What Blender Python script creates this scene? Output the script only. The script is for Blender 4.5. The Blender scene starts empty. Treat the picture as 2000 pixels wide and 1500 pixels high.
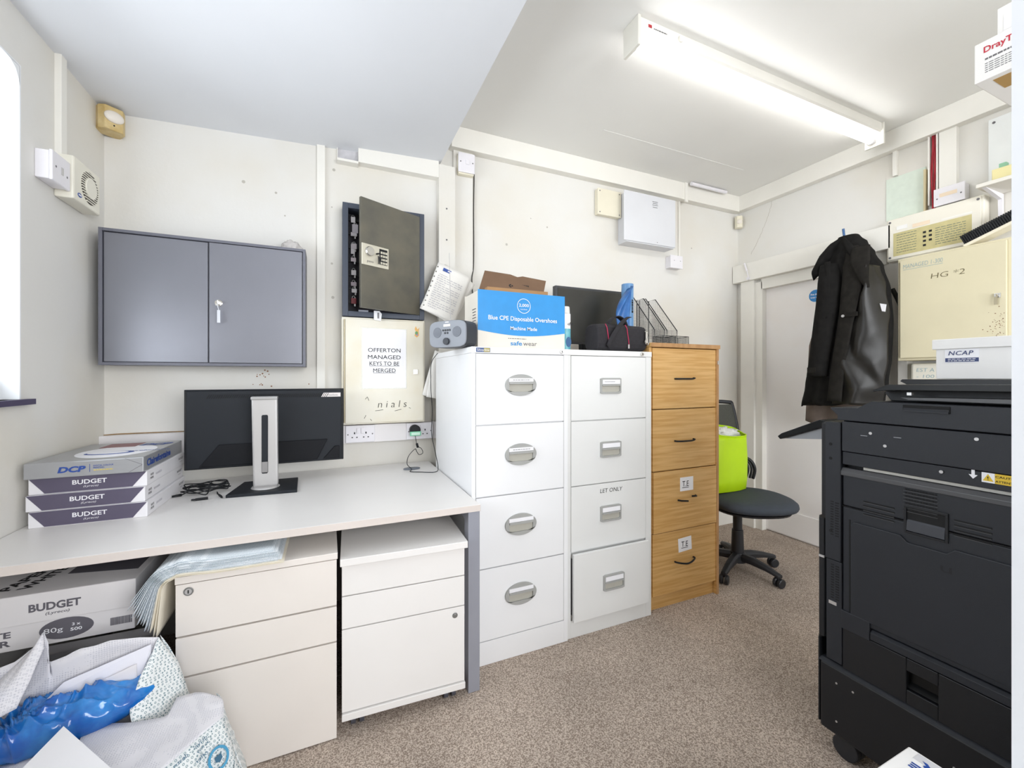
import bpy, math, random
from mathutils import Vector, Matrix, noise
random.seed(7)
S = bpy.context.scene
C = bpy.data.collections.new('office'); S.collection.children.link(C)
PI = math.pi

# ---------------- camera, world, light, exposure ----------------
cam = bpy.data.cameras.new('camera'); co = bpy.data.objects.new('camera', cam); S.collection.objects.link(co)
cam.sensor_width = 36; cam.lens = 816/2000*36; cam.shift_y = -0.0075; cam.clip_start = .02
co.location = (0, 0, 1.2); co.rotation_euler = (PI/2, 0, -math.radians(23.8))
S.camera = co
S.view_settings.view_transform = 'Standard'; S.view_settings.look = 'None'
S.view_settings.gamma = 1; S.view_settings.use_curve_mapping = False
S.view_settings.exposure = 0.31
w = bpy.data.worlds.new('sky'); S.world = w; w.use_nodes = True
w.node_tree.nodes['Background'].inputs[0].default_value = (.86, .93, 1, 1)
w.node_tree.nodes['Background'].inputs[1].default_value = 1.6
def area(name, loc, rot, sx, sy, power, col):
    l = bpy.data.lights.new(name, 'AREA'); l.shape = 'RECTANGLE'; l.size = sx; l.size_y = sy
    l.energy = power; l.color = col
    o = bpy.data.objects.new(name, l); S.collection.objects.link(o); o.location = loc; o.rotation_euler = rot
area('window_daylight', (-1.13, 1.2, 1.66), (0, -PI/2-.35, 0), 1.0, 1.25, 22, (.88, .94, 1))      # just outside the left window
area('rear_fill', (1.5, -1.95, 1.5), (PI/2-.05, 0, -.25), 2.8, 1.5, 104, (.95, .97, 1))    # added fill lamp outside the made-up window behind the camera
TUBE = 9.0                                                                       # fluorescent tube strength

# ---------------- helpers ----------------
def lin(c):
    if isinstance(c, str): c = [int(c[i:i+2], 16)/255 for i in (0, 2, 4)]
    return tuple(x/12.92 if x <= .04045 else ((x+.055)/1.055)**2.4 for x in c)
MC = {}
def mat(name, col, rough=.5, metal=0, var=.05, scale=6, bump=0, bscale=200, emit=0, spec=.5, trans=0, alpha=1, col2=None, stretch=None, detail=4, lo=.35, hi=.65, coat=0):
    if name in MC: return MC[name]
    m = bpy.data.materials.new(name); m.use_nodes = True; nt = m.node_tree; N = nt.nodes; Lk = nt.links
    b = N['Principled BSDF']; c = lin(col)
    b.inputs['Roughness'].default_value = rough; b.inputs['Metallic'].default_value = metal
    b.inputs['Specular IOR Level'].default_value = spec
    b.inputs['Transmission Weight'].default_value = trans; b.inputs['Alpha'].default_value = alpha
    b.inputs['Coat Weight'].default_value = coat
    tc = N.new('ShaderNodeTexCoord'); mp = N.new('ShaderNodeMapping'); Lk.new(tc.outputs['Object'], mp.inputs[0])
    if stretch: mp.inputs['Scale'].default_value = stretch
    n = N.new('ShaderNodeTexNoise'); n.inputs['Scale'].default_value = scale; n.inputs['Detail'].default_value = detail
    Lk.new(mp.outputs[0], n.inputs['Vector'])
    r = N.new('ShaderNodeMapRange'); r.inputs[1].default_value = lo; r.inputs[2].default_value = hi
    Lk.new(n.outputs[0], r.inputs[0])
    mx = N.new('ShaderNodeMix'); mx.data_type = 'RGBA'; Lk.new(r.outputs[0], mx.inputs[0])
    c2 = lin(col2) if col2 else tuple(x*(1-var) for x in c)
    c1 = c if col2 else tuple(min(1, x*(1+var*.3)) for x in c)
    mx.inputs[6].default_value = (*c1, 1); mx.inputs[7].default_value = (*c2, 1)
    Lk.new(mx.outputs[2], b.inputs['Base Color'])
    if emit:
        b.inputs['Emission Color'].default_value = (*c, 1); b.inputs['Emission Strength'].default_value = emit
    if bump:
        n2 = N.new('ShaderNodeTexNoise'); n2.inputs['Scale'].default_value = bscale; n2.inputs['Detail'].default_value = 3
        Lk.new(tc.outputs['Object'], n2.inputs['Vector'])
        bp = N.new('ShaderNodeBump'); bp.inputs['Strength'].default_value = bump; bp.inputs['Distance'].default_value = .002
        Lk.new(n2.outputs[0], bp.inputs['Height']); Lk.new(bp.outputs[0], b.inputs['Normal'])
    MC[name] = m; return m
def dots_mat(name, base, ink, scale, thr=.25, rough=.5, alpha=1, ring=True):
    """printed sheet: a fine lattice of little rings"""
    if name in MC: return MC[name]
    m = mat(name, base, rough, var=.03, alpha=alpha); N = m.node_tree.nodes; Lk = m.node_tree.links
    b = N['Principled BSDF']; src = b.inputs['Base Color'].links[0].from_socket
    tc = N.new('ShaderNodeTexCoord'); v = N.new('ShaderNodeTexVoronoi'); v.inputs['Scale'].default_value = scale; v.inputs['Randomness'].default_value = .15
    Lk.new(tc.outputs['Object'], v.inputs['Vector'])
    a = N.new('ShaderNodeMath'); a.operation = 'SUBTRACT'; Lk.new(v.outputs['Distance'], a.inputs[0]); a.inputs[1].default_value = thr
    ab = N.new('ShaderNodeMath'); ab.operation = 'ABSOLUTE'; Lk.new(a.outputs[0], ab.inputs[0])
    lt = N.new('ShaderNodeMath'); lt.operation = 'LESS_THAN'; Lk.new(ab.outputs[0], lt.inputs[0]); lt.inputs[1].default_value = .09
    mx = N.new('ShaderNodeMix'); mx.data_type = 'RGBA'; Lk.new(lt.outputs[0], mx.inputs[0]); Lk.new(src, mx.inputs[6])
    mx.inputs[7].default_value = (*lin(ink), 1); Lk.new(mx.outputs[2], b.inputs['Base Color'])
    return m

class MB:
    def __init__(s): s.v = []; s.f = []
    def add(s, vs, fs):
        n = len(s.v); s.v += [tuple(p) for p in vs]; s.f += [tuple(i+n for i in f) for f in fs]; return s
    def box(s, x0, x1, y0, y1, z0, z1):
        x0, x1 = sorted((x0, x1)); y0, y1 = sorted((y0, y1)); z0, z1 = sorted((z0, z1))
        return s.add([(x0,y0,z0),(x1,y0,z0),(x1,y1,z0),(x0,y1,z0),(x0,y0,z1),(x1,y0,z1),(x1,y1,z1),(x0,y1,z1)],
                     [(3,2,1,0),(4,5,6,7),(0,1,5,4),(1,2,6,5),(2,3,7,6),(3,0,4,7)])
    def prism(s, poly, axis, a, b):
        """poly 2D extruded along axis from a to b; 2D coords are the other two axes in x,y,z order"""
        def p(u, v, t): return {'x': (t, u, v), 'y': (u, t, v), 'z': (u, v, t)}[axis]
        n = len(poly); ar = sum(poly[i][0]*poly[(i+1)%n][1]-poly[(i+1)%n][0]*poly[i][1] for i in range(n))
        if (ar < 0) != (axis == 'y'): poly = poly[::-1]
        if a > b: a, b = b, a
        vs = [p(u, v, a) for u, v in poly]+[p(u, v, b) for u, v in poly]
        return s.add(vs, [tuple(range(n))[::-1], tuple(range(n, 2*n))]+[(i, (i+1)%n, n+(i+1)%n, n+i) for i in range(n)])
    def cyl(s, c, axis, r, h, n=20, r2=None):
        r2 = r if r2 is None else r2; vs = []
        for k, (rr, t) in enumerate(((r, 0), (r2, h))):
            for i in range(n):
                a = 2*PI*i/n; u, v = rr*math.cos(a), rr*math.sin(a)
                d = {'x': (t, u, v), 'y': (v, t, u), 'z': (u, v, t)}[axis]
                vs.append((c[0]+d[0], c[1]+d[1], c[2]+d[2]))
        fs = [tuple(range(n))[::-1], tuple(range(n, 2*n))]+[(i, (i+1)%n, n+(i+1)%n, n+i) for i in range(n)]
        if h < 0: fs = [f[::-1] for f in fs]
        return s.add(vs, fs)
    def tube(s, pts, r, n=8):
        pts = [Vector(p) for p in pts]; rings = []; up = Vector((0, 0, 1))
        t0 = (pts[1]-pts[0]).normalized()
        if abs(t0.dot(up)) > .9: up = Vector((1, 0, 0))
        nrm = t0.cross(up).normalized()
        for i, p in enumerate(pts):
            t = (pts[min(i+1, len(pts)-1)]-pts[max(i-1, 0)]).normalized()
            nrm = (nrm-t*nrm.dot(t)).normalized(); bi = t.cross(nrm)
            rr = r[i] if isinstance(r, (list, tuple)) else r
            rings.append([p+nrm*rr*math.cos(2*PI*k/n)+bi*rr*math.sin(2*PI*k/n) for k in range(n)])
        return s.loft(rings)
    def loft(s, rings, cap=True):
        n = len(rings[0]); vs = [p for r in rings for p in r]; fs = []
        for i in range(len(rings)-1):
            for k in range(n): fs.append((i*n+k, i*n+(k+1)%n, (i+1)*n+(k+1)%n, (i+1)*n+k))
        if cap: fs += [tuple(range(n))[::-1], tuple(range(len(vs)-n, len(vs)))]
        return s.add(vs, fs)
    def grid(s, fn, nu, nv):
        vs = [fn(i/nu, j/nv) for j in range(nv+1) for i in range(nu+1)]
        return s.add(vs, [(j*(nu+1)+i, j*(nu+1)+i+1, (j+1)*(nu+1)+i+1, (j+1)*(nu+1)+i) for j in range(nv) for i in range(nu)])
    def plate_hole(s, cx, cz, outer, w, h, yf, yb, dz=0):
        """plate facing -Y with a rectangular hole; outer(a)->(u,v)"""
        n = 48; O = []; I = []
        for i in range(n):
            a = 2*PI*i/n; u, v = outer(a); O.append((cx+u, cz+v))
            ca, sa = math.cos(a), math.sin(a); k = 1/max(abs(ca)/(w/2), abs(sa)/(h/2)); I.append((cx+ca*k, cz+dz+sa*k))
        vs = [(x, yf, z) for x, z in O]+[(x, yf, z) for x, z in I]+[(x, yb, z) for x, z in I]+[(x, yb, z) for x, z in O]
        fs = []
        for i in range(n):
            j = (i+1) % n
            fs += [(i, j, n+j, n+i), (n+i, n+j, 2*n+j, 2*n+i), (3*n+i, 3*n+j, j, i), (2*n+i, 2*n+j, 3*n+j, 3*n+i)]
        return s.add(vs, fs)
def smooth_path(pts, k=6):
    pts = [Vector(p) for p in pts]; out = []
    for i in range(len(pts)-1):
        p0, p1, p2, p3 = pts[max(i-1, 0)], pts[i], pts[i+1], pts[min(i+2, len(pts)-1)]
        for j in range(k):
            t = j/k
            out.append(.5*((2*p1)+(p2-p0)*t+(2*p0-5*p1+4*p2-p3)*t*t+(3*p1-p0-3*p2+p3)*t**3))
    out.append(pts[-1]); return out
def resample(pts, n):
    pts = [Vector(p) for p in pts]; d = [0]
    for i in range(1, len(pts)): d.append(d[-1]+(pts[i]-pts[i-1]).length)
    out = []; j = 0
    for i in range(n):
        t = d[-1]*i/(n-1)
        while j < len(pts)-2 and d[j+1] < t: j += 1
        k = (t-d[j])/max(d[j+1]-d[j], 1e-9); out.append(pts[j].lerp(pts[j+1], min(k, 1)))
    return out

RM = {}
def thing(name, label, cat, loc=(0, 0, 0), rotz=0, group=None, rot=None):
    o = bpy.data.objects.new(name, None); C.objects.link(o); o.empty_display_size = .05
    o.location = loc; o.rotation_euler = rot or (0, 0, rotz)
    o['label'] = label; o['category'] = cat
    if group: o['group'] = group
    RM[o.name] = Matrix.Translation(Vector(loc)) @ o.rotation_euler.to_matrix().to_4x4()
    return o
def part(name, mb, m, parent=None, local=False, bevel=0, smooth=False, label=None, cat=None, group=None, kind=None, solid=0, sub=0, disp=None):
    vs = [Vector(p) for p in mb.v]
    if parent is None:
        lo = Vector([min(v[i] for v in vs) for i in range(3)]); hi = Vector([max(v[i] for v in vs) for i in range(3)])
        base = Vector(((lo.x+hi.x)/2, (lo.y+hi.y)/2, lo.z)); M = Matrix.Translation(base)
        vs = [v-base for v in vs]
    else:
        M = RM[parent.name]
        if not local:
            Mi = M.inverted(); vs = [Mi @ v for v in vs]
    me = bpy.data.meshes.new(name); me.from_pydata(vs, [], mb.f); me.update()
    me.materials.append(m)
    if smooth: me.polygons.foreach_set('use_smooth', [True]*len(me.polygons))
    o = bpy.data.objects.new(name, me); C.objects.link(o)
    if parent is None: o.location = M.translation
    else: o.parent = parent
    RM[o.name] = M
    if sub:
        md = o.modifiers.new('sub', 'SUBSURF'); md.levels = sub; md.render_levels = sub
    if solid:
        md = o.modifiers.new('solid', 'SOLIDIFY'); md.thickness = solid; md.offset = 0
    if bevel:
        md = o.modifiers.new('bevel', 'BEVEL'); md.width = bevel; md.segments = 2; md.limit_method = 'ANGLE'; md.angle_limit = .6
    if label: o['label'] = label
    if cat: o['category'] = cat
    if group: o['group'] = group
    if kind: o['kind'] = kind
    return o
def struct(name, mb, m, parent=None, **k): return part(name, mb, m, parent, kind='structure' if parent is None else None, **k)
def B(*a): return MB().box(*a)
F = ((1, 0, 0), (0, 0, 1)); R = ((0, -1, 0), (0, 0, 1)); T = ((1, 0, 0), (0, 1, 0)); LW = ((0, 1, 0), (0, 0, 1))
def text(parent, s, c, w, h, m, ax=F, bold=0, local=False, name='lettering', shear=0, thick=.0008, spacing=1.0):
    if s.startswith('~'):      # print too small to read in the photograph: a row of short ink dashes
        r_ = Vector(ax[0]).normalized(); u_ = Vector(ax[1]).normalized(); n_ = r_.cross(u_); c_ = Vector(c); mb = MB(); x = -w/2; rnd = random.Random(len(s)*7+int(abs(c[2])*1000))
        while x < w/2:
            q = min(w*(.06+.12*rnd.random()), w/2-x); a = [c_+r_*(x+i*q)+u_*(j*h/2*.7) for i, j in ((0, -1), (1, -1), (1, 1), (0, 1))]
            mb.add(a+[p+n_*thick for p in a], [(3, 2, 1, 0), (4, 5, 6, 7), (0, 1, 5, 4), (1, 2, 6, 5), (2, 3, 7, 6), (3, 0, 4, 7)]); x += q+w*.035
        return part('printed_line', mb, m, parent, local=local)
    cu = bpy.data.curves.new('t', 'FONT'); cu.body = s; cu.size = 1; cu.align_x = 'CENTER'; cu.offset = bold; cu.shear = shear
    cu.resolution_u = 3; cu.space_character = spacing
    ob = bpy.data.objects.new('t', cu); me = bpy.data.meshes.new_from_object(ob)
    vs = [v.co.copy() for v in me.vertices]; fs = [tuple(p.vertices) for p in me.polygons]
    bpy.data.objects.remove(ob)
    if not vs: return None
    x0, x1 = min(v.x for v in vs), max(v.x for v in vs); y0, y1 = min(v.y for v in vs), max(v.y for v in vs)
    r = Vector(ax[0]).normalized(); u = Vector(ax[1]).normalized(); n = r.cross(u); c = Vector(c)
    mb = MB(); mb.add([c+r*((v.x-(x0+x1)/2)/(x1-x0)*w)+u*((v.y-(y0+y1)/2)/(y1-y0)*h)+n*thick for v in vs], fs)
    bpy.data.meshes.remove(me)
    return part(name, mb, m, parent, local=local)
def slab(parent, name, pts, c, m, ax=F, thick=.0006, local=False, **k):
    """thin printed patch or sticker: polygon (u,v) about c, with thickness"""
    r = Vector(ax[0]).normalized(); u = Vector(ax[1]).normalized(); n = r.cross(u); c = Vector(c)
    k_ = len(pts); ar = sum(pts[i][0]*pts[(i+1)%k_][1]-pts[(i+1)%k_][0]*pts[i][1] for i in range(k_))
    if ar < 0: pts = pts[::-1]
    vs = [c+r*a+u*b for a, b in pts]+[c+r*a+u*b+n*thick for a, b in pts]
    mb = MB().add(vs, [tuple(range(k_))[::-1], tuple(range(k_, 2*k_))]+[(i, (i+1)%k_, k_+(i+1)%k_, k_+i) for i in range(k_)])
    return part(name, mb, m, parent, local=local, **k)
def rect(w, h): return [(-w/2, -h/2), (w/2, -h/2), (w/2, h/2), (-w/2, h/2)]
def oval(w, h, n=28): return [(w/2*math.cos(2*PI*i/n), h/2*math.sin(2*PI*i/n)) for i in range(n)]
def nz(x, y=0, z=0, s=1): return noise.noise(Vector((x*s, y*s, z*s)))
def ruled(name, A, Bp, m, parent, nu=30, nv=12, wr=.004, sc=14, thick=.0012, bulge=0, seed=0, **k):
    A = resample(A, nu+1); Bp = resample(Bp, nu+1)
    def fn(u, v):
        i = round(u*nu); p = A[i].lerp(Bp[i], v); n1 = nz(p.x+seed, p.y, p.z, sc); n2 = nz(p.x, p.y+seed+5, p.z, sc*2.3)
        e = math.sin(PI*v)
        return (p.x+wr*n2*e, p.y+wr*n1*2*e-bulge*e, p.z+wr*(n1+n2)*1.5*e)
    return part(name, MB().grid(fn, nu, nv), m, parent, smooth=True, solid=thick, **k)

# ---------------- materials ----------------
wall = mat('cream_plaster', 'E4E2DD', .8, var=.05, scale=1.7, col2='DFD9CC', bump=.25, bscale=60, lo=.42, hi=.75)
ceil = mat('ceiling_paint', 'E6E8EC', .9, var=.02, scale=2, bump=.15, bscale=40)
ceil2 = mat('ceiling_cream', 'EEEDE9', .9, var=.02, scale=2, bump=.15, bscale=40)
trimw = mat('white_trim', 'EFECE4', .55, var=.03, scale=5)
creamtrim = mat('cream_trim', 'EDE6D2', .5, var=.05, scale=5)
reveal = mat('white_reveal', 'F2F4F6', .6, var=.02)
doorw = mat('door_white', 'F8F5F3', .45, var=.02, scale=2, col2='F4ECE4', lo=.5, hi=.8)
white = mat('white_laminate', 'EDEAE7', .38, var=.02, scale=3)
white2 = mat('white_laminate_warm', 'E9E2DB', .4, var=.03, scale=3)
edge = mat('laminate_edge', 'DCD2CB', .5, var=.03)
wsteel = mat('white_steel', 'F3F3F4', .38, var=.015, scale=4, bump=.05, bscale=500)
gsteel = mat('pale_grey_steel', 'E8E8E6', .4, var=.02, scale=4, bump=.05, bscale=500)
legm = mat('grey_metal', '9A9CA6', .45, metal=.2, var=.05)
graycab = mat('slate_powdercoat', '84858D', .33, var=.03, bump=.1, bscale=700, metal=.35)
graycab2 = mat('slate_frame', '6B6C76', .45, var=.03)
dkgray = mat('dark_bluegrey', '434A58', .5, var=.05)
black = mat('black_plastic', '1A1C1F', .5, spec=.3, var=.1, bump=.08, bscale=900)
blackg = mat('black_gloss', '0C0D0E', .3, spec=.25, var=.05)
copm = mat('copier_plastic', '26282D', .5, spec=.35, var=.06, scale=5, bump=.12, bscale=900)
copm2 = mat('copier_plastic_dark', '1B1C1F', .45, spec=.35, var=.06, scale=5, bump=.12, bscale=900)
ink = mat('black_ink', '1D1C1E', .7, var=.1)
greyink = mat('grey_ink', '6C6A6C', .7, var=.05)
silver = mat('silver_metal', 'C9C7C6', .32, metal=.55, var=.03)
chrome = mat('chrome', 'D8D6D2', .18, metal=1, var=.02)
hplate = mat('handle_grey', 'A9A9A6', .45, var=.03)
hdark = mat('handle_recess', '8B8880', .6, var=.1)
plastic = mat('white_plastic', 'EDEAEE', .35, var=.02)
creamp = mat('cream_plastic', 'EBE4CF', .4, var=.04)
yelp = mat('yellowed_plastic', 'DCC795', .45, var=.1, scale=20, col2='C6A96A')
beige = mat('beige_steel', 'E3DECF', .45, var=.04, scale=5, col2='DDD3BA', lo=.45, hi=.8)
beige2 = mat('beige_cabinet_paint', 'DFD6B6', .45, var=.04, scale=4)
paper = mat('white_paper', 'F4F3F6', .8, var=.02)
card = mat('white_card', 'E6E2E2', .75, var=.03, scale=10)
brown = mat('brown_card', 'A9835A', .75, var=.08, scale=12)
brownd = mat('brown_card_inside', '7A5E48', .75, var=.08, scale=12)
oak = mat('oak_veneer', 'DCB173', .42, scale=3.0, col2='CB9B58', stretch=(1.4, 1.4, 26), detail=6, lo=.38, hi=.62)
oake = mat('oak_edge', 'BE9262', .5, scale=5, col2='AC7F50', stretch=(6, 6, 1), detail=3)
purple = mat('wrap_purple', '5A5468', .45, var=.04)
wrapw = mat('wrap_white', 'E9E7EA', .4, var=.03)
wrapg = mat('wrap_silver', 'A9AAAD', .3, metal=.35, var=.05)
blueink = mat('blue_ink', '2A4C9A', .5, var=.05)
mat('print_grey', '66636A', .7); mat('faint_ink', 'B9B6BC', .6)
# ---------------- the room ----------------
def carpet():
    m = mat('brown_carpet', 'D2C3B5', .97, var=.1, scale=240, col2='8C7D71', detail=6, lo=.38, hi=.6, bump=1.0, bscale=260, spec=.1)
    N = m.node_tree.nodes; Lk = m.node_tree.links; b = N['Principled BSDF']; src = b.inputs['Base Color'].links[0].from_socket
    tc = N.new('ShaderNodeTexCoord'); n = N.new('ShaderNodeTexNoise'); n.inputs['Scale'].default_value = 2.2; n.inputs['Detail'].default_value = 5
    Lk.new(tc.outputs['Object'], n.inputs['Vector'])
    r = N.new('ShaderNodeMapRange'); r.inputs[1].default_value = .35; r.inputs[2].default_value = .7; r.inputs[3].default_value = .85; r.inputs[4].default_value = 1.15
    Lk.new(n.outputs[0], r.inputs[0])
    mx = N.new('ShaderNodeMix'); mx.data_type = 'RGBA'; mx.blend_type = 'MULTIPLY'; mx.inputs[0].default_value = 1
    Lk.new(src, mx.inputs[6]); Lk.new(r.outputs[0], mx.inputs[7]); Lk.new(mx.outputs[2], b.inputs['Base Color'])
    return m
struct('floor', B(-1.2, 3.4, -1.9, 2.6, -.06, 0), carpet())
struct('ceiling', B(.60, 3.4, -1.9, 2.6, 2.665, 2.75), ceil2)
lc = MB(); lc.box(-1.2, .60, -1.9, 2.6, 2.38, 2.75)
lc.v = [(x, y, (z if z > 2.5 else 2.37+(x+.9)*.046)) for x, y, z in lc.v]
struct('ceiling', lc, ceil)
struct('wall_back', B(-1.2, 3.4, 2.42, 2.6, 0, 2.75), wall)
WL0, WL1, WZ0, WZ1 = .55, 1.87, 1.126, 2.2
wl = MB()
wl.box(-1.13, -.905, 1.87, 2.42, 0, 2.45); wl.box(-1.13, -.905, -1.7, .55, 0, 2.45)
wl.box(-1.13, -.905, .55, 1.87, 0, WZ0); wl.box(-1.13, -.905, .55, 1.87, WZ1, 2.45)
struct('wall_left', wl, wall)
# reveal lining of the window, with a softly curved head corner
rv = MB(); rv.box(-1.125, -.9045, 1.864, 1.8705, WZ0, WZ1); rv.box(-1.125, -.9045, .55, 1.864, WZ1-.006, WZ1)
rv.prism([(1.865, WZ1-.005), (1.865, WZ1-.07), (1.858, WZ1-.045), (1.845, WZ1-.022), (1.82, WZ1-.008), (1.80, WZ1-.005)], 'x', -1.125, -.9045)
struct('trim_1', rv, reveal)
w1 = struct('window_1', MB().box(-1.12, -1.07, .55, .60, WZ0, WZ1).box(-1.12, -1.07, 1.81, 1.864, WZ0, WZ1).box(-1.12, -1.07, 1.19, 1.23, WZ0, WZ1).box(-1.12, -1.07, .6, 1.81, WZ1-.06, WZ1-.006).box(-1.12, -1.07, .6, 1.81, WZ0, WZ0+.05), reveal)
def pane_mat():
    m = bpy.data.materials.new('window_glass'); m.use_nodes = True; N = m.node_tree.nodes; Lk = m.node_tree.links
    N.remove(N['Principled BSDF']); t = N.new('ShaderNodeBsdfTransparent'); g = N.new('ShaderNodeBsdfGlossy'); g.inputs['Roughness'].default_value = .02
    fr = N.new('ShaderNodeFresnel'); mx = N.new('ShaderNodeMixShader'); Lk.new(fr.outputs[0], mx.inputs[0]); Lk.new(t.outputs[0], mx.inputs[1]); Lk.new(g.outputs[0], mx.inputs[2])
    Lk.new(mx.outputs[0], N['Material Output'].inputs[0]); return m
glass = pane_mat()
part('pane', MB().box(-1.098, -1.092, .6, 1.19, WZ0+.05, WZ1-.06).box(-1.098, -1.092, 1.23, 1.81, WZ0+.05, WZ1-.06), glass, w1)
struct('trim_2', MB().box(-1.07, -.885, .50, 1.905, WZ0-.018, WZ0), mat('sill_purple', '3C3358', .4, var=.1))
# right wall with the door opening
wr = MB(); wr.box(3.12, 3.3, 2.20, 2.42, 0, 2.75); wr.box(3.12, 3.3, 1.42, 2.20, 1.895, 2.75); wr.box(3.12, 3.3, -1.7, 1.42, 0, 2.75)
struct('wall_right', wr, wall)
struct('wall_rear', MB().box(-1.13, 3.3, -1.83, -1.7, 0, .75).box(-1.13, 3.3, -1.83, -1.7, 2.3, 2.75).box(-1.13, .1, -1.83, -1.7, .75, 2.3).box(2.9, 3.3, -1.83, -1.7, .75, 2.3), wall)
w2 = struct('fill_window', MB().box(.1, .15, -1.8, -1.74, .75, 2.3).box(2.85, 2.9, -1.8, -1.74, .75, 2.3).box(1.48, 1.53, -1.8, -1.74, .8, 2.25).box(.15, 2.85, -1.8, -1.74, .75, .8).box(.15, 2.85, -1.8, -1.74, 2.25, 2.3), reveal)  # invented window in the unseen rear wall, added to let fill light in
part('pane', MB().box(.15, 1.48, -1.772, -1.768, .8, 2.25).box(1.53, 2.85, -1.772, -1.768, .8, 2.25), glass, w2)
# near partition whose end the photo looks past
struct('wall_near', B(1.25, 1.40, -.15, .361, 0, 2.665), mat('partition_paint', 'E4E6EA', .6, var=.02, bump=.2, bscale=60))
# pilaster and cover strips on the back wall
struct('trim_3', MB().box(.585, .68, 2.365, 2.42, 0, 2.42).box(.68, .80, 2.40, 2.42, 0, 2.54), wall)
struct('trim_4', B(.66, 3.07, 2.365, 2.42, 2.54, 2.665), trimw, bevel=.002)      # crown trunking along the back wall
struct('trim_5', B(3.065, 3.12, -.3, 2.42, 2.545, 2.665), trimw, bevel=.002)      # crown trunking along the right wall
t6 = MB().box(.15, .585, 2.37, 2.42, 2.345, 2.45).box(.045, .15, 2.37, 2.42, 2.335, 2.347).box(.045, .048, 2.40, 2.42, 2.347, 2.44)
struct('trim_6', t6, trimw)
struct('trim_16', B(.048, .15, 2.414, 2.4195, 2.347, 2.44), mat('opening_shade', 'CFCDD0', .9, var=.1, scale=30))  # darker patch in the trunking opening, its inner shade put into the colour
struct('trim_7', B(-.052, -.013, 2.402, 2.42, .94, 2.43), trimw, bevel=.001)      # vertical strip beside the key safe
struct('trim_8', MB().box(-.905, -.885, 2.05, 2.085, 1.985, 2.39), trimw, bevel=.001)
struct('trim_9', B(-.905, .585, 2.37, 2.42, .845, .94), mat('dado_white', 'EAE6E6', .4, var=.02), bevel=.0015)      # dado trunking over the desk
struct('trim_10', MB().box(2.455, 2.47, 2.408, 2.42, 2.11, 2.54), trimw)
struct('trim_11', MB().box(2.47, 2.50, 2.358, 2.372, 2.52, 2.668), trimw)
struct('trim_12', MB().box(3.10, 3.12, 1.352, 1.372, 2.40, 2.545).box(3.09, 3.12, 1.09, 1.16, 2.16, 2.545).box(3.09, 3.12, 1.165, 1.172, 2.16, 2.545).box(3.09, 3.12, 1.200, 1.207, 2.16, 2.545), trimw)
struct('trim_13', MB().box(3.06, 3.12, 1.285, 1.33, .9, 1.86), trimw, bevel=.002)
struct('trim_14', MB().box(1.5, 2.7, 2.05, 2.065, 2.6635, 2.667), ceil2)
struct('baseboard_right', MB().box(3.10, 3.12, 2.25, 2.42, 0, .10), trimw)
struct('baseboard_back', MB().box(1.98, 3.10, 2.40, 2.42, 0, .10), trimw)
# door
dr = struct('door_1', B(3.145, 3.185, 1.425, 2.195, .004, 1.89), doorw)
part('kick_panel', B(3.138, 3.145, 1.425, 2.195, .012, .195), doorw, dr, bevel=.001)
part('door_frame', MB().box(3.095, 3.148, 2.190, 2.245, 0, 1.94).box(3.075, 3.12, 2.245, 2.36, 0, 1.96).box(3.095, 3.145, 1.40, 2.20, 1.88, 1.96), trimw, dr, bevel=.002)
part('door_head', B(3.05, 3.12, 1.36, 2.415, 1.96, 2.10), trimw, dr, bevel=.003)
sg = slab(dr, 'round_sign', oval(.085, .085), (3.145, 1.832, 1.768), mat('sign_blue', '2F86C8', .4), R, label='blue round fire door sign')
text(sg, 'Fire door', (3.1443, 1.832, 1.779), .06, .014, paper, R, .02)
text(sg, 'keep shut', (3.1443, 1.832, 1.756), .06, .014, paper, R, .02)
cl = MB(); cl.tube([(3.04, 2.30, 2.10), (3.03, 2.27, 2.03)], .007); cl.tube([(3.03, 2.27, 2.03), (3.045, 2.27, 1.985)], .004); cl.cyl((3.05, 2.27, 1.975), 'x', .012, -.014)
part('door_latch', cl, plastic, label='small white metal latch on the white door head', cat='latch')
# hairline crack on the right wall above the door
ck = []
for i in range(26):
    t = i/25; ck.append((3.1195, 2.13+.17*(t**1.4)+.012*nz(i*.9), 2.545-.36*t+.006*nz(i*1.7, 3)))
ck2 = [(3.1195, 2.28, 2.19+.0)] + [(3.1195, 2.30+.02*i, 2.18-.004*i) for i in range(4)]
struct('trim_15', MB().tube(ck, .0011, 4), mat('crack_shadow', 'B9B2A4', .9))

# chips, plugs and rust specks on the painted back wall
random.seed(21)
spk = [(-.30+random.gauss(0, .03), 1.21+random.gauss(0, .012)) for _ in range(9)]+[(-.31, 1.158), (-.305, 1.163), (-.30, 1.157), (-.34, 1.16), (-.26, 1.15), (-.09, 1.16)]
for k, (x_, z_) in enumerate(spk):
    struct('trim_%d' % (20+k), MB().cyl((x_, 2.4203, z_), 'y', .0022+.002*random.random(), -.0008, 7), mat('rust_speck', '9A7258', .9))
for k, (x_, z_) in enumerate([(.02, 2.10), (-.24, 2.13), (-.38, 2.16), (-.20, 2.02), (.02, 1.80), (.025, 1.62), (1.20, 2.22), (1.32, 2.18), (1.03, 2.03), (.93, 1.72), (2.6, 2.2), (.03, 2.30)]):
    struct('trim_%d' % (40+k), MB().cyl((x_, 2.4203, z_), 'y', .004+.002*(k % 3), -.0008, 9), mat('filler_speck', 'BDB8AE', .9))
for k, (x_, z_) in enumerate([(.63, 2.17), (.63, 1.99)]):
    struct('trim_%d' % (55+k), MB().cyl((x_, 2.3653, z_), 'y', .005, -.001, 10), greyink)
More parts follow.
